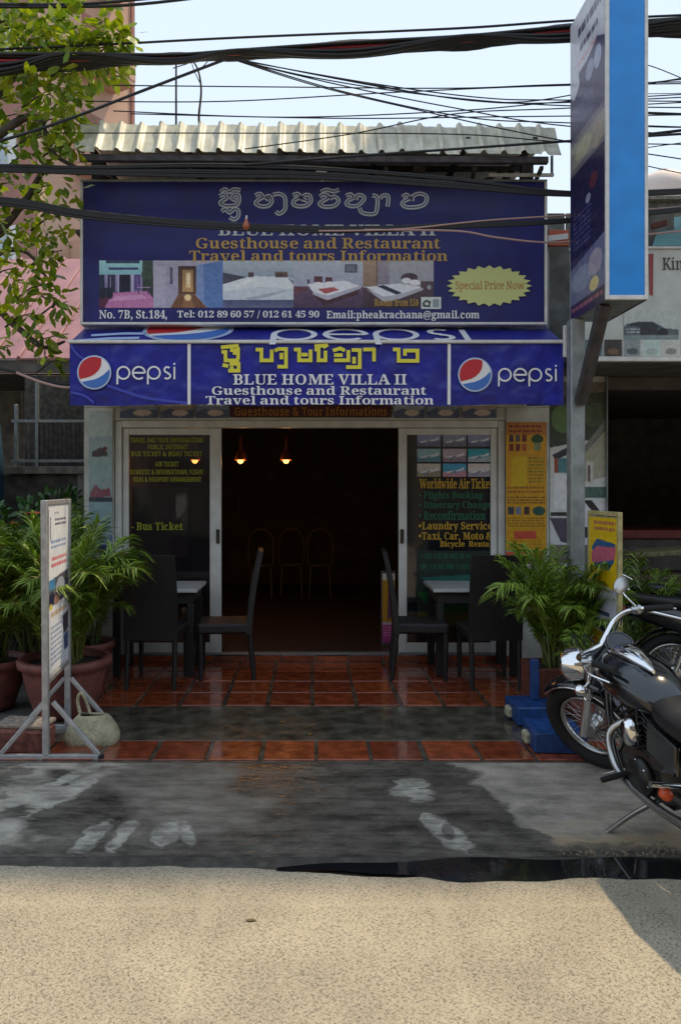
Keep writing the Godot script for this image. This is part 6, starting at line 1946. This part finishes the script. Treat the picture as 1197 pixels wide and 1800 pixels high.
func motorcycle() -> void:
	var t := thing("cruiser_motorcycle", "black cruiser motorcycle with chrome parts leaning on its side stand", "motorcycle", Vector3.ZERO)
	var s := nst()
	# front end, turned to the left about the steering head
	var head := Vector3(0, 0.80, -0.44)
	var axle := Vector3(0, 0.31, -0.78)
	var axis := (head - axle).normalized()
	var R := Basis(axis, deg_to_rad(33))
	xf = Transform3D(R, head - R * head)
	var fw := mount("front_wheel", t)
	wheel(fw, axle, Basis.IDENTITY, 0.31, 0.10, 36)
	s = nst()
	var rings := []
	for i in 22:
		var a := deg_to_rad(-35 + 150.0 * i / 21)
		var c := axle + Vector3(0, cos(a), sin(a)) * 0.335
		var out := Vector3(0, cos(a), sin(a))
		var ring := []
		for k in 9:
			var b := PI * k / 8
			ring.append(c + Vector3(cos(b) * 0.075, 0, 0) + out * (sin(b) * 0.030 - 0.02))
		rings.append(ring)
	skin(s, rings, false)
	var ff := obj("front_fender", s, M.black_paint, t)
	s = nst()
	var edge := []
	for r in rings: edge.append(r[8])
	tube(s, edge, 0.006, 0.006, 6); obj("chrome_edge", s, M.chrome, ff)
	for x in [-0.095, 0.095]:
		s = nst()
		var dn := Vector3(x, axle.y, axle.z)
		var up := Vector3(x, head.y + 0.05, head.z - 0.035)
		tube(s, [dn, dn.lerp(up, 0.5)], 0.028, 0.026, 14)
		tube(s, [dn.lerp(up, 0.48), up], 0.020, 0.020, 14); obj("fork_leg", s, M.chrome, t)
	s = nst()
	box(s, head + Vector3(0, 0.03, -0.04), Vector3(0.25, 0.035, 0.09), 0.012, Basis(Vector3.RIGHT, 0.5)); obj("fork_yoke", s, M.black_paint, t)
	s = nst()
	box(s, head + Vector3(0, -0.14, -0.10), Vector3(0.25, 0.04, 0.09), 0.012, Basis(Vector3.RIGHT, 0.5)); obj("fork_yoke", s, M.black_paint, t)
	# headlamp facing forward
	s = nst()
	var HB := Basis(Vector3.RIGHT, -PI / 2)   # lathe axis towards -z
	var hc := head + Vector3(0, -0.055, -0.25)
	lathe(s, [Vector2(0.001, -0.125), Vector2(0.04, -0.12), Vector2(0.075, -0.09), Vector2(0.096, -0.035), Vector2(0.102, 0.02), Vector2(0.102, 0.04), Vector2(0.092, 0.05)], hc, 28, HB)
	var hl := obj("headlamp", s, M.chrome, t)
	s = nst()
	lathe(s, [Vector2(0.092, 0.045), Vector2(0.07, 0.06), Vector2(0.001, 0.07)], hc, 28, HB); obj("lens", s, mat("lamp_lens", Color(0.65, 0.66, 0.66), 0.1), hl)
	for x in [-0.17, 0.17]:
		s = nst()
		tube(s, [head + Vector3(x * 0.6, -0.10, -0.11), head + Vector3(x, -0.12, -0.13)], 0.009, 0.009, 8); var ts := obj("turn_signal", s, M.chrome, t)
		s = nst()
		lathe(s, [Vector2(0.001, -0.045), Vector2(0.022, -0.035), Vector2(0.032, -0.005), Vector2(0.034, 0.01)], head + Vector3(x, -0.12, -0.14), 16, HB); obj("shell", s, M.chrome, ts)
		s = nst()
		lathe(s, [Vector2(0.033, 0.01), Vector2(0.024, 0.024), Vector2(0.001, 0.028)], head + Vector3(x, -0.12, -0.14), 16, HB); obj("lens", s, M.orange_lens, ts)
	# swept-back bars
	var rise := head + Vector3(0, 0.08, -0.02)
	s = nst()
	var left := smooth_path([rise, rise + Vector3(-0.09, 0.02, -0.005), rise + Vector3(-0.20, 0.05, 0.005), rise + Vector3(-0.27, 0.07, 0.09), rise + Vector3(-0.32, 0.05, 0.30)])
	var right := []
	for p in left: right.append(Vector3(-p.x, p.y, p.z))
	right.reverse()
	right.pop_back()
	tube(s, right + left, 0.0145, 0.0145, 10); obj("handlebar", s, M.chrome, t)
	for sx in [-1.0, 1.0]:
		s = nst()
		tube(s, [rise + Vector3(0.287 * sx, 0.065, 0.16), rise + Vector3(0.322 * sx, 0.05, 0.31)], 0.019, 0.018, 12); obj("grip", s, M.rubber, t)
		s = nst()
		box(s, rise + Vector3(0.277 * sx, 0.067, 0.115), Vector3(0.05, 0.05, 0.06), 0.012); obj("switch_housing", s, M.dull_chrome, t)
		s = nst()
		tube(s, smooth_path([rise + Vector3(0.29 * sx, 0.05, 0.09), rise + Vector3(0.35 * sx, 0.04, 0.16), rise + Vector3(0.375 * sx, 0.01, 0.29)]), 0.008, 0.006, 8); obj("lever", s, M.chrome, t)
		if sx < 0: continue
		s = nst()
		tube(s, smooth_path([rise + Vector3(0.28 * sx, 0.08, 0.12), rise + Vector3(0.28 * sx, 0.15, 0.08), rise + Vector3(0.30 * sx, 0.18, 0.05)]), 0.005, 0.005, 8); var ms := obj("mirror", s, M.chrome, t)
		s = nst()
		lathe(s, [Vector2(0.001, -0.012), Vector2(0.045, -0.010), Vector2(0.055, 0.004), Vector2(0.052, 0.008), Vector2(0.001, 0.009)], rise + Vector3(0.315 * sx, 0.21, 0.05), 20, Basis(Vector3.RIGHT, PI / 2 - 0.15), Vector2(1.35, 0.85)); obj("mirror_head", s, M.dull_chrome, ms)
	xf = Transform3D.IDENTITY
	# frame
	s = nst()
	for x in [-0.10, 0.10]:
		tube(s, smooth_path([head + Vector3(x * 0.3, -0.02, 0.02), Vector3(x, 0.40, -0.34), Vector3(x, 0.16, -0.22), Vector3(x, 0.15, 0.25), Vector3(x, 0.30, 0.48), Vector3(x, 0.60, 0.62)]), 0.018, 0.018, 8)
	tube(s, smooth_path([head, Vector3(0, 0.70, -0.1), Vector3(0, 0.56, 0.35), Vector3(0, 0.55, 0.7)]), 0.024, 0.024, 8)
	obj("frame", s, M.black_paint, t)
	# tank with chrome console
	s = nst()
	loft(s, [[Vector3(0, 0.75, -0.43), 0.045, 0.045], [Vector3(0, 0.755, -0.40), 0.10, 0.085], [Vector3(0, 0.755, -0.32), 0.150, 0.112], [Vector3(0, 0.745, -0.20), 0.172, 0.120], [Vector3(0, 0.725, -0.06), 0.168, 0.112], [Vector3(0, 0.69, 0.06), 0.135, 0.085], [Vector3(0, 0.66, 0.13), 0.085, 0.052], [Vector3(0, 0.645, 0.16), 0.04, 0.025]], 28, 0.8)
	obj("fuel_tank", s, M.black_paint, t)
	s = nst()
	loft(s, [[Vector3(0, 0.862, -0.36), 0.045, 0.02], [Vector3(0, 0.880, -0.31), 0.072, 0.028], [Vector3(0, 0.882, -0.23), 0.075, 0.028], [Vector3(0, 0.868, -0.13), 0.058, 0.024], [Vector3(0, 0.838, -0.03), 0.030, 0.018], [Vector3(0, 0.815, 0.02), 0.008, 0.01]], 20, 0.8)
	var con := obj("console", s, M.chrome, t)
	s = nst()
	var SB := Basis(Vector3.RIGHT, 0.72)
	lathe(s, [Vector2(0.060, -0.05), Vector2(0.074, 0.0), Vector2(0.077, 0.026), Vector2(0.070, 0.034), Vector2(0.064, 0.030)], Vector3(0, 0.895, -0.30), 28, SB); obj("speedometer_bezel", s, M.black_paint, con)
	s = nst()
	lathe(s, [Vector2(0.066, 0.027), Vector2(0.001, 0.029)], Vector3(0, 0.895, -0.30), 28, SB); obj("speedometer_face", s, mat("dial", Color(0.03, 0.035, 0.045), 0.15), con)
	# stepped seat
	s = nst()
	loft(s, [[Vector3(0, 0.665, 0.10), 0.06, 0.03], [Vector3(0, 0.665, 0.15), 0.115, 0.055], [Vector3(0, 0.645, 0.30), 0.150, 0.065], [Vector3(0, 0.64, 0.45), 0.168, 0.065], [Vector3(0, 0.67, 0.58), 0.165, 0.085], [Vector3(0, 0.705, 0.66), 0.135, 0.075], [Vector3(0, 0.72, 0.85), 0.12, 0.06], [Vector3(0, 0.72, 0.98), 0.07, 0.035]], 28, 0.7)
	obj("seat", s, M.leather, t)
	# side cover, engine, exhaust
	for sx in [-1.0, 1.0]:
		s = nst()
		box(s, Vector3(0.125 * sx, 0.50, 0.22), Vector3(0.03, 0.17, 0.24), 0.014, Basis(Vector3.RIGHT, 0.25)); obj("side_cover", s, M.black_paint, t)
		s = nst()
		lathe(s, [Vector2(0.001, -0.02), Vector2(0.10, -0.02), Vector2(0.105, 0.0), Vector2(0.09, 0.022), Vector2(0.001, 0.03)], Vector3(0.155 * sx, 0.30, 0.02), 28, Basis(Vector3.BACK, -PI / 2 * sx)); obj("engine_cover", s, M.dull_chrome if sx > 0 else M.engine, t)
	s = nst()
	box(s, Vector3(0, 0.29, 0.0), Vector3(0.26, 0.24, 0.44), 0.04); obj("crankcase", s, M.engine, t)
	for k in 2:
		var B := Basis(Vector3.RIGHT, [-0.42, 0.42][k])
		s = nst()
		for j in 8:
			box(s, Vector3(0, 0.40, -0.02) + B * Vector3(0, 0.03 + j * 0.027, [-0.03, 0.03][k]), Vector3(0.21, 0.012, 0.17), 0.004, B)
		box(s, Vector3(0, 0.40, -0.02) + B * Vector3(0, 0.12, [-0.03, 0.03][k]), Vector3(0.15, 0.24, 0.12), 0.01, B)
		obj("cylinder", s, M.engine, t)
		s = nst()
		box(s, Vector3(0, 0.40, -0.02) + B * Vector3(0, 0.265, [-0.03, 0.03][k]), Vector3(0.17, 0.05, 0.14), 0.02, B); obj("cylinder_head", s, M.dull_chrome, t)
	s = nst()
	lathe(s, [Vector2(0.001, -0.03), Vector2(0.075, -0.03), Vector2(0.08, 0.0), Vector2(0.06, 0.035), Vector2(0.001, 0.04)], Vector3(-0.15, 0.52, -0.02), 24, Basis(Vector3.BACK, PI / 2), Vector2(1.0, 0.7)); obj("air_cleaner", s, M.chrome, t)
	for k in 2:
		s = nst()
		tube(s, smooth_path([Vector3(0.06, 0.55, [-0.22, 0.10][k]), Vector3(0.18, 0.45, [-0.24, 0.12][k]), Vector3(0.21, 0.25, [-0.10, 0.18][k]), Vector3(0.22, 0.20, 0.35), Vector3(0.22, 0.24 + 0.08 * k, 1.05)]), 0.024, 0.040, 12); obj("exhaust_pipe", s, M.chrome, t)
	s = nst()
	tube(s, smooth_path([Vector3(-0.05, 0.50, -0.24), Vector3(-0.13, 0.42, -0.30), Vector3(-0.16, 0.26, -0.20), Vector3(-0.17, 0.20, 0.1), Vector3(-0.17, 0.20, 0.4)]), 0.022, 0.022, 10); obj("exhaust_pipe", s, M.dull_chrome, t)
	# rear end
	var rw := mount("rear_wheel", t)
	wheel(rw, Vector3(0, 0.30, 0.80), Basis.IDENTITY, 0.30, 0.14, 36)
	s = nst()
	rings = []
	for i in 20:
		var a := deg_to_rad(-40 + 150.0 * i / 19)
		var out := Vector3(0, cos(a), sin(a))
		var ring := []
		for k in 9:
			var b := PI * k / 8
			ring.append(Vector3(0, 0.30, 0.80) + out * (0.33 + sin(b) * 0.045) + Vector3(cos(b) * 0.10, 0, 0))
		rings.append(ring)
	skin(s, rings, false); obj("rear_fender", s, M.black_paint, t)
	for sx in [-1.0, 1.0]:
		s = nst()
		bar(s, Vector3(0.12 * sx, 0.28, 0.25), Vector3(0.12 * sx, 0.30, 0.82), 0.035, 0.05, 0.01); obj("swing_arm", s, M.black_paint, t)
		var a := Vector3(0.15 * sx, 0.32, 0.66)
		var b := Vector3(0.15 * sx, 0.58, 0.52)
		s = nst()
		tube(s, [a, b], 0.016, 0.016, 10); var sh := obj("shock_absorber", s, M.chrome, t)
		s = nst()
		var coil := []
		for i in 97:
			var q := i / 96.0
			coil.append(a.lerp(b, 0.15 + 0.7 * q) + Vector3(cos(q * TAU * 8) * 0.03, 0, sin(q * TAU * 8) * 0.03))
		tube(s, coil, 0.005, 0.005, 5); obj("spring", s, M.chrome, sh)
	for k in 4:
		s = nst()
		var e: Vector3 = [Vector3(-0.24, 0.93, -0.36), Vector3(-0.20, 0.92, -0.40), Vector3(0.16, 0.94, -0.55), Vector3(-0.12, 0.90, -0.46)][k]
		tube(s, smooth_path([e, e + Vector3(0.06, 0.02, -0.10), Vector3(-0.08 + 0.04 * k, 0.74, -0.50), Vector3(-0.09 + 0.03 * k, 0.50, -0.36), Vector3(-0.10, 0.36, -0.12 + 0.05 * k)]), 0.0045, 0.0045, 6); obj("control_cable", s, M.rubber, t)
	for k in 2:
		s = nst()
		tube(s, smooth_path([Vector3(-0.09, 0.62 - 0.02 * k, [-0.16, 0.10][k]), Vector3(-0.16, 0.60, [-0.14, 0.08][k]), Vector3(-0.11, 0.68, [-0.06, 0.02][k])]), 0.005, 0.005, 6); obj("plug_lead", s, M.rubber, t)
	for k in 7:
		s = nst()
		var a := TAU * k / 7
		lathe(s, [Vector2(0.008, 0.0), Vector2(0.008, 0.008), Vector2(0.001, 0.009)], Vector3(-0.165, 0.30 + cos(a) * 0.088, 0.02 + sin(a) * 0.088), 6, Basis(Vector3.BACK, PI / 2)); obj("cover_bolt", s, M.chrome, t)
	s = nst()
	loft(s, [[Vector3(-0.168, 0.765, -0.27), 0.006, 0.004], [Vector3(-0.176, 0.765, -0.21), 0.006, 0.016], [Vector3(-0.175, 0.755, -0.12), 0.006, 0.004]], 12); obj("tank_badge", s, M.chrome, t)
	# left foot peg, its shift lever, the small orange reflector and side stand
	s = nst()
	tube(s, [Vector3(-0.12, 0.27, -0.12), Vector3(-0.30, 0.26, -0.12)], 0.017, 0.015, 10); obj("foot_peg", s, M.rubber, t)
	s = nst()
	tube(s, [Vector3(-0.13, 0.36, 0.34), Vector3(-0.28, 0.40, 0.34)], 0.015, 0.015, 10); obj("foot_peg", s, M.chrome, t)
	s = nst()
	lathe(s, [Vector2(0.001, -0.03), Vector2(0.024, -0.028), Vector2(0.030, -0.012), Vector2(0.028, 0.018), Vector2(0.016, 0.028), Vector2(0.001, 0.03)], Vector3(-0.20, 0.33, 0.32), 18, Basis(Vector3.BACK, 0.7)); obj("reflector", s, M.orange_lens, t)
	s = nst()
	tube(s, smooth_path([Vector3(-0.14, 0.26, -0.20), Vector3(-0.20, 0.22, -0.28), Vector3(-0.22, 0.21, -0.36)]), 0.007, 0.007, 8); obj("shift_lever", s, M.dull_chrome, t)
	s = nst()
	tube(s, smooth_path([Vector3(-0.11, 0.20, 0.10), Vector3(-0.20, 0.10, -0.02), Vector3(-0.31, -0.043, -0.16), Vector3(-0.345, -0.047, -0.17)], 5), 0.014, 0.012, 10)
	var ks := obj("side_stand", s, M.dull_chrome, t)
	s = nst()
	box(s, Vector3(-0.335, -0.045, -0.17), Vector3(0.06, 0.012, 0.04), 0.004); obj("stand_foot", s, M.dull_chrome, ks)
	s = nst()
	loft(s, [[Vector3(0, 0.53, 1.12), 0.06, 0.04], [Vector3(0, 0.53, 1.16), 0.055, 0.035]], 16); obj("tail_lamp", s, M.red_lens, t)
	t.position = Vector3(1.735, 0.104, -3.80)
	t.scale = Vector3.ONE * 0.92
	t.rotation = Vector3(-0.012, deg_to_rad(8), deg_to_rad(8.5))

func small_motorbike() -> void:
	var t := thing("small_motorbike", "small black step-through motorbike parked at the right edge", "motorbike", Vector3.ZERO)
	var s := nst()
	# local: forward +x, up y; rear wheel at x = 0
	var WB := Basis(Vector3.UP, PI / 2)
	var rw := mount("rear_wheel", t)
	wheel(rw, Vector3(0, 0.28, 0), WB, 0.28, 0.07, 36)
	var fw := mount("front_wheel", t)
	wheel(fw, Vector3(1.22, 0.28, 0), WB, 0.28, 0.07, 36)
	var TB := Basis(Vector3.UP, -PI / 2)   # loft along x: local -z becomes +x ... sections are given along z
	xf = Transform3D(Basis(Vector3.UP, PI / 2), Vector3.ZERO)   # z -> x
	s = nst()
	loft(s, [[Vector3(0, 0.72, -0.34), 0.05, 0.03], [Vector3(0, 0.71, -0.22), 0.10, 0.07], [Vector3(0, 0.66, 0.05), 0.12, 0.10], [Vector3(0, 0.60, 0.30), 0.115, 0.11], [Vector3(0, 0.50, 0.48), 0.09, 0.09], [Vector3(0, 0.46, 0.62), 0.05, 0.05]], 20, 0.8); obj("body_panel", s, M.black_paint, t)
	s = nst()
	loft(s, [[Vector3(0, 0.80, -0.32), 0.06, 0.02], [Vector3(0, 0.80, -0.22), 0.11, 0.04], [Vector3(0, 0.77, 0.10), 0.125, 0.045], [Vector3(0, 0.74, 0.35), 0.11, 0.04], [Vector3(0, 0.73, 0.45), 0.05, 0.02]], 20, 0.7); obj("seat", s, M.leather, t)
	s = nst()
	loft(s, [[Vector3(0, 0.90, 0.78), 0.04, 0.04], [Vector3(0, 0.88, 0.86), 0.10, 0.09], [Vector3(0, 0.86, 0.96), 0.09, 0.08], [Vector3(0, 0.84, 1.02), 0.05, 0.05]], 20, 0.8); obj("headlamp_cowl", s, M.black_paint, t)
	s = nst()
	loft(s, [[Vector3(0, 0.40, 0.62), 0.10, 0.06], [Vector3(0, 0.55, 0.74), 0.17, 0.16], [Vector3(0, 0.70, 0.86), 0.13, 0.12], [Vector3(0, 0.82, 0.92), 0.06, 0.05]], 20, 0.8); obj("leg_shield", s, M.black_paint, t)
	s = nst()
	loft(s, [[Vector3(0, 0.70, -0.39), 0.05, 0.03], [Vector3(0, 0.71, -0.345), 0.07, 0.04], [Vector3(0, 0.71, -0.32), 0.07, 0.04]], 16, 0.8); obj("tail_lamp", s, M.red_lens, t)
	for sx in [-1.0, 1.0]:
		s = nst()
		tube(s, smooth_path([Vector3(0.124 * sx, 0.72, -0.20), Vector3(0.135 * sx, 0.66, 0.08), Vector3(0.125 * sx, 0.60, 0.34)]), 0.014, 0.010, 8); obj("silver_stripe", s, M.chrome, t)
		s = nst()
		tube(s, [Vector3(0.10 * sx, 0.30, 0.0), Vector3(0.11 * sx, 0.62, 0.12)], 0.014, 0.014, 8); var sh := obj("shock_absorber", s, M.chrome, t)
		s = nst()
		var coil := []
		for i in 81:
			var q := i / 80.0
			coil.append(Vector3(0.10 * sx, 0.36, 0.022).lerp(Vector3(0.11 * sx, 0.58, 0.105), q) + Vector3(cos(q * TAU * 8) * 0.028, 0, sin(q * TAU * 8) * 0.028))
		tube(s, coil, 0.0045, 0.0045, 5); obj("spring", s, M.dull_chrome, sh)
	s = nst()
	tube(s, smooth_path([Vector3(0.10, 0.24, 0.5), Vector3(0.14, 0.22, 0.3), Vector3(0.16, 0.27, 0.05), Vector3(0.165, 0.36, -0.34)]), 0.025, 0.042, 14); obj("exhaust_pipe", s, M.chrome, t)
	s = nst()
	box(s, Vector3(0, 0.30, 0.50), Vector3(0.22, 0.18, 0.30), 0.03); obj("engine", s, M.engine, t)
	s = nst()
	tube(s, smooth_path([Vector3(-0.30, 1.0, 0.72), Vector3(-0.15, 0.98, 0.82), Vector3(0, 0.95, 0.86), Vector3(0.15, 0.98, 0.82), Vector3(0.30, 1.0, 0.72)]), 0.012, 0.012, 8); obj("handlebar", s, M.black_paint, t)
	for sx in [-0.07, 0.07]:
		s = nst()
		tube(s, [Vector3(sx, 0.28, 1.22), Vector3(sx, 0.80, 0.98)], 0.022, 0.022, 10); obj("fork_leg", s, M.chrome, t)
	s = nst()
	tube(s, smooth_path([Vector3(-0.10, 0.86, -0.30), Vector3(-0.10, 0.90, -0.38), Vector3(0.10, 0.90, -0.38), Vector3(0.10, 0.86, -0.30)]), 0.011, 0.011, 8); obj("grab_rail", s, M.chrome, t)
	s = nst()
	var rings := []
	for i in 16:
		var a := deg_to_rad(-110 + 120.0 * i / 15)
		var out := Vector3(0, cos(a), sin(a))
		var ring := []
		for k in 7:
			var b := PI * k / 6
			ring.append(Vector3(0, 0.28, 0) + out * (0.30 + sin(b) * 0.02) + Vector3(cos(b) * 0.06, 0, 0))
		rings.append(ring)
	skin(s, rings, false); obj("rear_fender", s, M.black_paint, t)
	xf = Transform3D.IDENTITY
	t.position = Vector3(2.58, FLOOR, -5.66)
	t.rotation = Vector3(deg_to_rad(-5), deg_to_rad(-14), 0)
	var t2 := copy(t, "second small black motorbike parked behind the first at the right edge", "small motorbikes at the right edge")
	t.set_meta("group", "small motorbikes at the right edge")
	t2.position = Vector3(2.86, FLOOR, -6.35)
	t2.rotation = Vector3(deg_to_rad(-6), deg_to_rad(-2), 0)

# ---------------------------------------------------------------- overhead cables
func wire(called: String, label: String, pts: Array, d0: float, d1: float, r: float, m: Material, group := "overhead cables", parent: Node = null) -> void:
	var w := []
	var n := pts.size()
	for i in n:
		w.append(P(pts[i][0], pts[i][1], lerpf(d0, d1, float(i) / (n - 1))))
	var s := nst()
	tube(s, smooth_path(w, 8), r, r, 6)
	var o := obj(called, s, m, parent)
	if parent == null: tag(o, label, "cable", group)

func cables() -> void:
	var r := RandomNumberGenerator.new()
	r.seed = 31
	# the thick bundle across the top
	var t := thing("cable_bundle", "thick sagging bundle of black cables across the top", "cable bundle", P(600, 85, 6.12), "overhead cables")
	for k in 26:
		var e := r.randf_range(-1, 1)
		var lift := r.randf_range(-1, 1)
		wire("cable", "", [[-400, 108 + 20 * lift + 6 * e], [-30, 112 + 22 * lift], [120, 108 + 17 * e], [300, 103 + 9 * lift], [420, 96 + 10 * e], [620, 86 + 15 * lift], [820, 74 + 14 * e], [1000, 58 + 15 * lift], [1250, 45 + 20 * e], [1700, 20 + 20 * lift]], 6.12 + 0.05 * e, 6.14 + 0.05 * e, 0.0115, M.red_cable if k == 3 else M.cable, "", t)
	for k in 2:
		wire("cable", "", [[-200, [2, 10][k]], [100, [8, 12][k]], [280, [-4, 4][k]], [600, -30 - 10 * k]], 6.1, 6.1, 0.011, M.cable, "", t)
	wire("overhead_cable", "single black cable running just above the thick bundle", [[-200, 95], [150, 80], [420, 66], [800, 50], [1060, 33], [1600, 10]], 6.2, 6.2, 0.009, M.cable)
	wire("overhead_cable", "black cable dropping left from the bundle across the tree", [[-300, 330], [0, 248], [130, 206], [250, 160], [392, 106]], 5.7, 6.12, 0.011, M.cable)
	# thick dark bundle along the signboard's top
	t = thing("cable_bundle", "dark cable bundle running along the signboard's top edge", "cable bundle", P(100, 300, 6.1), "overhead cables")
	for k in 8:
		var e := r.randf_range(-1, 1)
		wire("cable", "", [[-300, 298 + 6 * e], [0, 298 + 8 * e], [150, 302 + 9 * e], [350, 304 + 16 * e], [560, 308 + 14 * e], [800, 325 + 12 * e], [1000, 342 + 5 * e], [1250, 336 + 5 * e], [1600, 320]], 6.08, 6.10, 0.009, M.cable, "", t)
	# the one that crosses the lettering
	t = thing("cable_bundle", "sagging cable bundle crossing the signboard's white lettering", "cable bundle", P(433, 398, 6.06), "overhead cables")
	for k in 9:
		var e := r.randf_range(-1, 1)
		wire("cable", "", [[-300, 335 + 6 * e], [0, 352 + 9 * e], [140, 374 + 9 * e], [300, 390 + 8 * e], [480, 400 + 7 * e], [640, 402 + 6 * e], [800, 396 + 5 * e], [1000, 387 + 4 * e], [1250, 362 + 4 * e], [1600, 330]], 6.06, 6.09, 0.008, M.cable, "", t)
	wire("overhead_cable", "pinkish cable drooping over the signboard's right end", [[640, 404], [800, 406], [870, 417], [960, 426], [1060, 420], [1250, 400]], 6.06, 6.12, 0.0075, M.pink_cable)
	wire("overhead_cable", "grey cable rising to the right across the signboard", [[560, 406], [700, 403], [850, 388], [1000, 378], [1250, 360]], 6.05, 6.1, 0.0065, M.pink_cable)
	wire("overhead_cable", "black cable rising to the right over the cream roof's edge", [[430, 290], [600, 276], [800, 262], [1000, 248], [1250, 232]], 6.08, 6.08, 0.0095, M.cable)
	wire("overhead_cable", "black cable looping under the left fascia towards the awning", [[-100, 640], [0, 648], [60, 664], [120, 676], [170, 670]], 6.6, 6.4, 0.014, M.cable)
	wire("overhead_cable", "pale cable looping under the left fascia beside the awning", [[30, 655], [75, 672], [118, 681], [160, 676]], 6.5, 6.35, 0.012, M.pink_cable)
	# fan of thin wires
	var fan := [[[410, 104], [560, 138], [760, 168], [1000, 186], [1400, 190]], [[415, 106], [600, 150], [800, 190], [1000, 222], [1400, 250]], [[420, 108], [560, 152], [720, 190], [950, 240], [1200, 280]], [[412, 104], [620, 142], [820, 176], [1000, 180], [1400, 160]], [[418, 104], [700, 158], [900, 180], [1100, 150], [1300, 130]], [[420, 106], [600, 160], [820, 206], [1000, 216], [1400, 230]], [[415, 105], [650, 146], [850, 172], [1000, 176], [1400, 180]],
		[[200, 150], [500, 153], [800, 155], [1000, 148], [1400, 140]], [[150, 178], [400, 178], [700, 162], [1000, 150], [1400, 145]], [[200, 195], [500, 206], [800, 195], [1000, 178], [1300, 160]], [[230, 200], [600, 208], [900, 205], [1400, 200]], [[430, 262], [620, 235], [800, 200], [1000, 190], [1400, 170]], [[100, 234], [400, 234], [800, 236], [1000, 250], [1300, 255]]]
	var nth := ["topmost", "second from the top", "third from the top", "fourth from the top", "fifth from the top", "sixth from the top", "seventh from the top", "eighth from the top", "ninth from the top", "tenth from the top", "third from the bottom", "second from the bottom", "lowest"]
	var heights := []
	for f in fan:
		for i in f.size() - 1:
			if f[i][0] <= 985 and f[i + 1][0] > 985:
				heights.append(lerpf(f[i][1], f[i + 1][1], (985.0 - f[i][0]) / (f[i + 1][0] - f[i][0])))
	for k in fan.size():
		var above := 0
		for j in fan.size():
			if heights[j] < heights[k] or (heights[j] == heights[k] and j < k): above += 1
		wire("thin_wire", "thin dark wire over the cream roof, %s at the pole sign" % nth[above], fan[k], 6.1 + 0.004 * k, 6.12 + 0.012 * k, 0.0046, M.cable, "tangle of thin wires over the roof")
	var rt := [[[1120, 110], [1160, 122], [1250, 160]], [[1130, 150], [1180, 140], [1260, 128]], [[1120, 165], [1190, 164], [1300, 160]], [[1120, 198], [1180, 200], [1300, 205]], [[1120, 222], [1190, 224], [1300, 222]], [[1120, 238], [1190, 230], [1300, 215]], [[1120, 262], [1190, 252], [1300, 238]], [[1120, 288], [1200, 305], [1300, 322]]]
	for k in rt.size():
		wire("thin_wire", "dark wire in the sky right of the pole sign, %s there" % ["topmost", "second from the top", "third from the top", "fourth from the top", "fifth from the top", "sixth from the top", "second from the bottom", "lowest"][k], rt[k], 6.4, 6.8, [0.004, 0.004, 0.003, 0.010, 0.004, 0.012, 0.004, 0.004][k], M.cable, "wires right of the pole sign")
